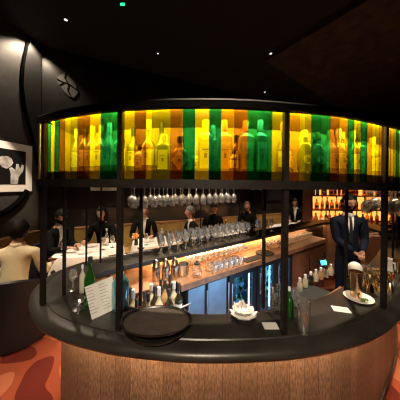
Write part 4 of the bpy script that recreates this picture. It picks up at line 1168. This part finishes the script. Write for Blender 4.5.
def hair_mesh(surf, c, R, style, thick=.012):
    mb = MB(); n, k = 30, 24; keep = {}
    def inside(v):
        if style == 'beard': return v.y > .0 and v.z < -.03 and not (abs(v.x) < .022 and -.066 < v.z < -.05) and v.z < -.030 - .014 * max(0, (.05 - abs(v.x)) / .05)
        lim = .070 - .03 * (abs(v.x) / .075) if v.y > .02 else (.0 if v.y > -.02 else -.07)
        if style == 'long': lim = .066 if v.y > .03 else -.12
        return v.z > lim
    grid = lambda i, j: (2 * PI * i / n, max(min(-PI / 2 + PI * j / k, PI / 2 - 1e-3), -PI / 2 + 1e-3))
    faces = [(i, j) for j in range(k) for i in range(n) if inside(surf(2 * PI * (i + .5) / n, -PI / 2 + PI * (j + .5) / k))]
    vid = {}
    def vv(i, j, lay):
        key = (i % n, j, lay)
        if key not in vid:
            th, ph = grid(i % n, j); off = thick * (1 + .25 * math.sin(th * 7 + ph * 5)) if lay else -.004
            vid[key] = len(mb.v); mb.v.append(tuple(c + R @ surf(th, ph, off)))
        return vid[key]
    fs = set(faces)
    for i, j in faces:
        mb.f.append((vv(i, j, 1), vv(i + 1, j, 1), vv(i + 1, j + 1, 1), vv(i, j + 1, 1))); mb.m.append(0)
        for (a, b2, nb) in (((i, j), (i + 1, j), (i, j - 1)), ((i + 1, j), (i + 1, j + 1), ((i + 1) % n, j)), ((i + 1, j + 1), (i, j + 1), (i, j + 1)), ((i, j + 1), (i, j), ((i - 1) % n, j))):
            if nb not in fs:
                mb.f.append((vv(*a, 0), vv(*b2, 0), vv(*b2, 1), vv(*a, 1))); mb.m.append(0)
    if style == 'long':
        for sx in (-1, 1):
            o = len(mb.v); mb.sphere((0, 0, 0), 1, 14, 0, (.034, .06, .17))
            for i in range(o, len(mb.v)): mb.v[i] = tuple(c + R @ (Vector(mb.v[i]) + Vector((.066 * sx, -.008, -.11))))
        o = len(mb.v); mb.sphere((0, 0, 0), 1, 14, 0, (.085, .05, .19))
        for i in range(o, len(mb.v)): mb.v[i] = tuple(c + R @ (Vector(mb.v[i]) + Vector((0, -.075, -.1))))
    return mb

def person(label, x, y, rz, seated=True, z0=0., hip=.50, lean=.10, hands=((-.18, .38, .80), (.18, .38, .80)), head=(0., 0., -.1), jacket='suit_black', skin='skin', hair='hair_dark',
           style='short', beard=False, shirt=True, tie=False, glasses=False, scale=1., trousers='suit_black', group=None, curl=1., hs=1.06):
    t = thing('person', label, 'person', (x, y, z0), rz, group)
    s = scale; Vc = lambda a, b, c_: Vector((a, b, c_))
    sp = .0
    P = hip
    nodes = {}; E = []
    def N_(n_, co, r_): nodes[n_] = (tuple(co), r_)
    pel = Vc(0, 0, P); wai = Vc(0, lean * .35, P + .20); che = Vc(0, lean * .8, P + .40); upc = Vc(0, lean, P + .50); nk = Vc(0, lean * 1.08 + .01, P + .60)
    hd = Vc(0, lean * 1.15 + .035, P + .755); nk2 = Vc(0, lean * 1.12 + .015, P + .68)
    N_('pel', pel, (.165, .13)); N_('wai', wai, (.16, .12)); N_('che', che, (.18, .13)); N_('upc', upc, (.13, .09)); N_('nk', nk, (.060, .058)); N_('nk2', nk2, (.054, .056))
    E += [('pel', 'wai'), ('wai', 'che'), ('che', 'upc'), ('upc', 'nk'), ('nk', 'nk2')]
    seg = [('pel', 'wai', 'j'), ('wai', 'che', 'j'), ('che', 'upc', 'j'), ('upc', 'nk', 'j'), ('nk', 'nk2', 's')]
    hmb = []
    for sx, nm_, H in ((-1, 'l', Vector(hands[0])), (1, 'r', Vector(hands[1]))):
        S = Vc(.185 * sx, lean, P + .505)
        el, wr = ik(S, H, .29, .265, Vc(sx * .32, -.35, -.85))
        N_('sh' + nm_, S, (.082, .076)); N_('ua' + nm_, S.lerp(el, .5), .066); N_('el' + nm_, el, .056); N_('fa' + nm_, el.lerp(wr, .5), .050); N_('wr' + nm_, wr, .036)
        ch = [('upc', 'sh' + nm_), ('sh' + nm_, 'ua' + nm_), ('ua' + nm_, 'el' + nm_), ('el' + nm_, 'fa' + nm_), ('fa' + nm_, 'wr' + nm_)]
        E += ch; seg += [(a, b_, 'j') for a, b_ in ch]
        # hand: palm, four unequal bent fingers and a thumb
        fd = (wr - el).normalized(); side = fd.cross(Vc(0, 0, 1)); side = side.normalized() if side.length > .1 else Vc(1, 0, 0); dn = side.cross(fd).normalized() * -1
        if dn.z > 0: dn = -dn
        thumbside = side if (side.x * sx < 0) else -side
        hn = {'w': (tuple(wr - fd * .015), (.026, .020)), 'p': (tuple(wr + fd * .045), (.036, .017)), 'k': (tuple(wr + fd * .082), (.036, .014))}
        he = [('w', 'p'), ('p', 'k')]
        V, Fq = skin_mesh(hn, he, 1); hmb.append((V, Fq))
        for q, (off, ln) in enumerate(((-.028, .062), (-.0095, .075), (.0095, .080), (.028, .070))):
            b0 = wr + fd * .075 - thumbside * off * -1 * .9; d1 = (fd * math.cos(.35 * curl) + dn * math.sin(.35 * curl)); d2 = (fd * math.cos(1.0 * curl) + dn * math.sin(1.0 * curl)); d3 = (fd * math.cos(1.6 * curl) + dn * math.sin(1.6 * curl))
            c1 = b0 + d1 * ln * .48; c2 = c1 + d2 * ln * .32; c3 = c2 + d3 * ln * .25
            hmb.append(skin_mesh({'a': (tuple(b0), .0095), 'b': (tuple(c1), .009), 'c': (tuple(c2), .0085), 'd': (tuple(c3), .007)}, [('a', 'b'), ('b', 'c'), ('c', 'd')], 1))
        b0 = wr + fd * .025 + thumbside * .022; c1 = b0 + (fd * .6 + thumbside * .6 + dn * .3).normalized() * .04; c2 = c1 + (fd * .9 + thumbside * .1 + dn * .3).normalized() * .03
        hmb.append(skin_mesh({'a': (tuple(b0), .012), 'b': (tuple(c1), .0105), 'c': (tuple(c2), .008)}, [('a', 'b'), ('b', 'c')], 1))
        hp = Vc(.09 * sx, .0, P - .02)
        if seated:
            kn = Vc(.13 * sx, .42, P - .01); an = Vc(.13 * sx, .40, .09 - z0); toe = Vc(.14 * sx, .55, .04 - z0)
        else:
            kn = Vc(.10 * sx, .03, P - .43); an = Vc(.11 * sx, -.01, .09); toe = Vc(.13 * sx, .14, .035)
        N_('hp' + nm_, hp, .095); N_('kn' + nm_, kn, .062); N_('cf' + nm_, kn.lerp(an, .35), .058); N_('an' + nm_, an, .042); N_('to' + nm_, toe, (.04, .03))
        ch = [('pel', 'hp' + nm_), ('hp' + nm_, 'kn' + nm_), ('kn' + nm_, 'cf' + nm_), ('cf' + nm_, 'an' + nm_), ('an' + nm_, 'to' + nm_)]
        E += ch; seg += [(a, b_, 't') for a, b_ in ch]
    V, Fq = skin_mesh(nodes, E, 2)
    mb = MB()
    slots = [jacket, skin, trousers, 'eye', 'lips']
    def closest(cx):
        best = None
        for a, b_, m_ in seg:
            A, B = Vector(nodes[a][0]), Vector(nodes[b_][0]); d = B - A; u_ = max(0, min(1, (cx - A).dot(d) / d.length_squared)); dist = (cx - A - d * u_).length
            if best is None or dist < best[0]: best = (dist, m_)
        return {'j': 0, 's': 1, 't': 2}[best[1]]
    mi = []
    for f_ in Fq:
        cx = sum((Vector(V[i]) for i in f_), Vector()) / len(f_)
        m_ = closest(cx)
        if cx.z > nk.z - .022 and abs(cx.x) < .085: m_ = 1
        mi.append(m_)
    mb.v = list(V); mb.f = list(Fq); mb.m = mi
    tree = BVHTree.FromPolygons([Vector(v) for v in V], Fq)
    for hv, hf in hmb: mb.add(hv, hf, 1)
    yaw, roll_, pitch = head
    R = (Matrix.Rotation(yaw, 3, 'Z') @ Matrix.Rotation(pitch, 3, 'X') @ Matrix.Rotation(roll_, 3, 'Y')) * hs
    surf = head_mesh(mb, hd, R, 1, 3, 4)
    part('body', mb, slots, t, 80)
    cz = .004
    part('collar', MB().lathe([(.070, -.040), (.076, -.015), (.067, .008), (.061, .010), (.060, .0), (.060, -.04)], 22, tuple(nk + Vc(0, .002, cz)), sy=1.02), 'shirt_white' if shirt else jacket, t, 60)
    part('hair', hair_mesh(surf, hd, R, style), hair, t, 80)
    if beard: part('beard', hair_mesh(surf, hd, R, 'beard', .007), hair, t, 80)
    def patch(name, shape, mat, off):
        m2 = MB(); rows = 12; cols = 6; V2 = []
        zt, zb_ = nk.z + .01, P + .20
        ok = True
        for a in range(rows + 1):
            v_ = a / rows; z = zt + (zb_ - zt) * v_; hw = shape(v_)
            for b_ in range(cols + 1):
                xx = hw * (b_ / cols * 2 - 1)
                hit = tree.ray_cast(Vector((xx, 1.0, z)), Vector((0, -1, 0)))
                V2.append((xx, (hit[0].y if hit[0] is not None and hit[0].y < .45 else lean) + off, z))
        f2 = [(a * (cols + 1) + b_, a * (cols + 1) + b_ + 1, (a + 1) * (cols + 1) + b_ + 1, (a + 1) * (cols + 1) + b_) for a in range(rows) for b_ in range(cols)]
        back = [(p_[0], p_[1] - .006, p_[2]) for p_ in V2]; L_ = len(V2)
        m2.add(V2 + back, [f_[::-1] for f_ in f2] + [tuple(i + L_ for i in f_) for f_ in f2])
        part(name, m2, mat, t, 60)
    if shirt: patch('shirt_front', lambda v_: .052 * (1 - v_) + .004, 'shirt_white', .005)
    if tie: patch('tie', lambda v_: .012 + .016 * v_ if v_ < .9 else .02, 'hair_dark' if False else 'rubber_black', .010)
    if glasses:
        m2 = MB()
        for sx in (-1, 1):
            m2.tube([hd + R @ Vector((.031 * sx + .020 * math.cos(a), .100 - .006 * abs(math.cos(a)), .006 + .016 * math.sin(a))) for a in [2 * PI * q / 12 for q in range(12)]], .0022, 5, closed=True)
            m2.tube([hd + R @ Vector((.052 * sx, .095, .008)), hd + R @ Vector((.080 * sx, .0, .008))], .002, 5)
        part('glasses', m2, 'rubber_black', t)
    t.scale = (s, s, s)
    return t

person('man seen from behind in a cream jacket seated in the navy armchair', -2.17, 2.40, face(-.35, 1), hip=.52, lean=.07, hands=((-.24, .34, .74), (.24, .36, .74)), jacket='cream_jacket', shirt=False, head=(.25, 0, -.05), hs=1.14)
person('bearded man in black seated in profile leaning over the white cloth', -2.58, 3.56, face(.94, -.26), hip=.53, lean=.16, hands=((-.02, .54, .84), (.15, .54, .82)), beard=True, head=(.0, 0, -.35))
person('long-haired woman in black facing the bar at the bearded man\'s table', -1.93, 4.18, face(.05, -1), hip=.53, lean=.12, hands=((-.2, .40, .80), (.2, .40, .80)), style='long', shirt=False, head=(.1, 0, -.35))
person('brown-haired man in a dark jacket and white shirt facing the bar behind the glasses', -1.22, 4.55, face(.2, -1), hip=.53, lean=.08, hands=((-.18, .38, .80), (.2, .38, .80)), hair='hair_brown', head=(0, 0, -.1))
person('grey-haired man in profile behind the standing wine glasses', -.10, 4.30, face(-1, -.42), hip=.53, lean=.06, hands=((-.15, .42, .82), (.15, .42, .82)), hair='hair_grey', head=(0, 0, 0))
person('dark-haired person bending forward behind the wine glass rows', .27, 5.36, face(.3, -.95), hip=.53, lean=.24, hands=((-.15, .44, .82), (.15, .44, .82)), shirt=False, head=(-.5, 0, -.4))
person('woman in black with tied-back hair seated beside the dark wine bottle', 1.36, 5.72, face(-.55, -.9), hip=.53, lean=.08, hands=((-.15, .36, .80), (.15, .36, .80)), hair='hair_brown', shirt=False, head=(.25, 0, -.05), skin='skin')
person('diner in dark clothes seated by the farthest white cloth', 2.95, 6.32, face(-.5, -.9), hip=.60, lean=.10, hands=((-.15, .36, .84), (.15, .36, .84)), head=(0, 0, -.2), shirt=True, z0=0)
person('diner in a dark suit seated beside the back bar', 3.55, 6.72, face(-.8, -.6), hip=.60, lean=.10, hands=((-.15, .36, .84), (.15, .36, .84)), head=(0, 0, -.15), style='short')
person('standing bartender in a dark navy suit and tie with clasped hands', 2.05, 2.84, face(-.22, -.97), seated=False, hip=.95, lean=.0, hands=((-.07, .25, 1.075), (.01, .24, 1.055)), jacket='suit_navy', trousers='suit_navy', skin='skin_tan', tie=True, beard=True, glasses=True, head=(.12, 0, -.10), scale=.955)
person('standing guest in dark sleeves resting both hands on the bar beyond the last post', 3.10, 2.80, face(-.85, .30), seated=False, hip=.92, lean=.14, hands=((-.10, .56, 1.155), (.10, .50, 1.155)), shirt=False, head=(0, 0, -.2), skin='skin_tan')

# ------------------------------------------------------------ light
W = bpy.data.worlds.new('World'); SC.world = W; W.use_nodes = True
W.node_tree.nodes['Background'].inputs[0].default_value = (1, .82, .62, 1); W.node_tree.nodes['Background'].inputs[1].default_value = .018
def spot(name, loc, target, power, size, col=(1, .80, .58), blend=.5, rad=.05):
    l = bpy.data.lights.new(name, 'SPOT'); l.energy = power; l.spot_size = math.radians(size); l.spot_blend = blend; l.color = col; l.shadow_soft_size = rad
    o = bpy.data.objects.new(name, l); COL.objects.link(o); o.location = loc
    o.rotation_euler = (Vector(target) - Vector(loc)).to_track_quat('-Z', 'Y').to_euler(); return o
def area(name, loc, target, power, sx, sy, col):
    l = bpy.data.lights.new(name, 'AREA'); l.energy = power; l.shape = 'RECTANGLE'; l.size = sx; l.size_y = sy; l.color = col
    o = bpy.data.objects.new(name, l); COL.objects.link(o); o.location = loc
    o.rotation_euler = (Vector(target) - Vector(loc)).to_track_quat('-Z', 'Y').to_euler(); return o
spot('counter_spot', (.25, 1.75, 4.4), (.12, 1.08, 1.1), 330, 26)
spot('counter_spot', (1.6, 2.6, 4.4), (1.35, 1.6, 1.1), 380, 30)
spot('counter_spot', (-1.3, 1.2, 4.4), (-.98, 1.72, 1.1), 190, 24)
spot('front_spot', (0, -1.6, 3.3), (.1, .95, .45), 230, 58)
spot('table_spot', (-1.9, 2.9, 4.4), (-1.95, 3.6, .85), 260, 34)
spot('table_spot', (-.8, 3.4, 4.4), (-.8, 4.2, .85), 270, 36)
spot('table_spot', (.9, 4.3, 4.4), (.9, 5.2, .85), 210, 40)
spot('table_spot', (2.7, 5.1, 4.4), (2.9, 6.1, .9), 230, 40)
spot('chair_spot', (-2.6, 1.4, 4.4), (-2.2, 2.4, 1.0), 190, 30)
spot('picture_spot', (-2.2, 2.0, 4.4), tuple(wp((uL + uR) / 2, 2.0, 0)), 480, 15)
q = wallpt(25, 45)
spot('wall_spot', (q.x + .20, q.y + .02, CEIL - .06), (q.x + .02, q.y + .0, 2.4), 75, 115)
spot('ledge_spot', tuple(ledge(.9, .5, 4.4)), tuple(ledge(.8, -.15, 1.2)), 640, 36)
spot('rack_spot', (2.2, 1.4, 4.4), (1.8, 2.1, 1.6), 240, 30)
spot('floor_spot', (-2.4, .9, 4.4), (-1.9, 1.6, 0), 85, 45)
spot('floor_spot', (2.6, 1.0, 4.4), (2.1, 1.7, 0), 90, 40)
area('under_ledge', tuple(ledge(1.9, -.06, 1.03)), tuple(ledge(1.9, .1, .88)), 7, 3.2, .03, (1, .55, .25)).rotation_euler.z = LROT
area('fridge_door_fill', tuple(ledge(1.0, 1.0, .5)), tuple(ledge(1.0, .2, .55)), 5, 1.4, .6, (.42, .70, 1))  # unseen blue lamp set opposite to light the fridge and cabinet doors
spot('well_spot', tuple(ledge(.1, .9, 4.4)), tuple(ledge(.1, .25, .8)), 220, 16)
spot('bartender_spot', (1.0, 1.3, 4.4), (1.94, 2.75, 1.5), 170, 22)  # added lamp to lift the bartender's face
spot('ceiling_wash', (3.2, 3.0, 2.6), (3.2, 3.4, 4.4), 4.5, 120, (1, .6, .35))
for k in range(24):
    u_ = (len(GCURVE) - 1) * (k + .5) / 24; p_, n_ = g_pt(u_, .040); L_ = (g_pt(min(u_ + 3.4, len(GCURVE) - 1.01))[0] - g_pt(max(u_ - 3.4, 0))[0]).length
    l = bpy.data.lights.new('cabinet_strip', 'AREA'); l.shape = 'RECTANGLE'; l.size = L_; l.size_y = .022; l.energy = .54; l.color = (1, .86, .42)
    o = bpy.data.objects.new('cabinet_strip', l); COL.objects.link(o); o.location = (p_.x, p_.y, GZ1 + .006)
    zax = Vector((-n_.x * .5, -n_.y * .5, .866)); xax = Vector((n_.y, -n_.x, 0)); yax = zax.cross(xax)
    o.rotation_euler = Matrix((xax, yax, zax)).transposed().to_euler()
SC.cycles.use_denoising = True
SC.cycles.use_adaptive_sampling = False; SC.cycles.pixel_filter_type = 'BLACKMAN_HARRIS'; SC.cycles.filter_width = 1.2
SC.cycles.max_bounces = 10; SC.cycles.transparent_max_bounces = 24
SC.cycles.sample_clamp_indirect = 4
bpy.context.view_layer.update()
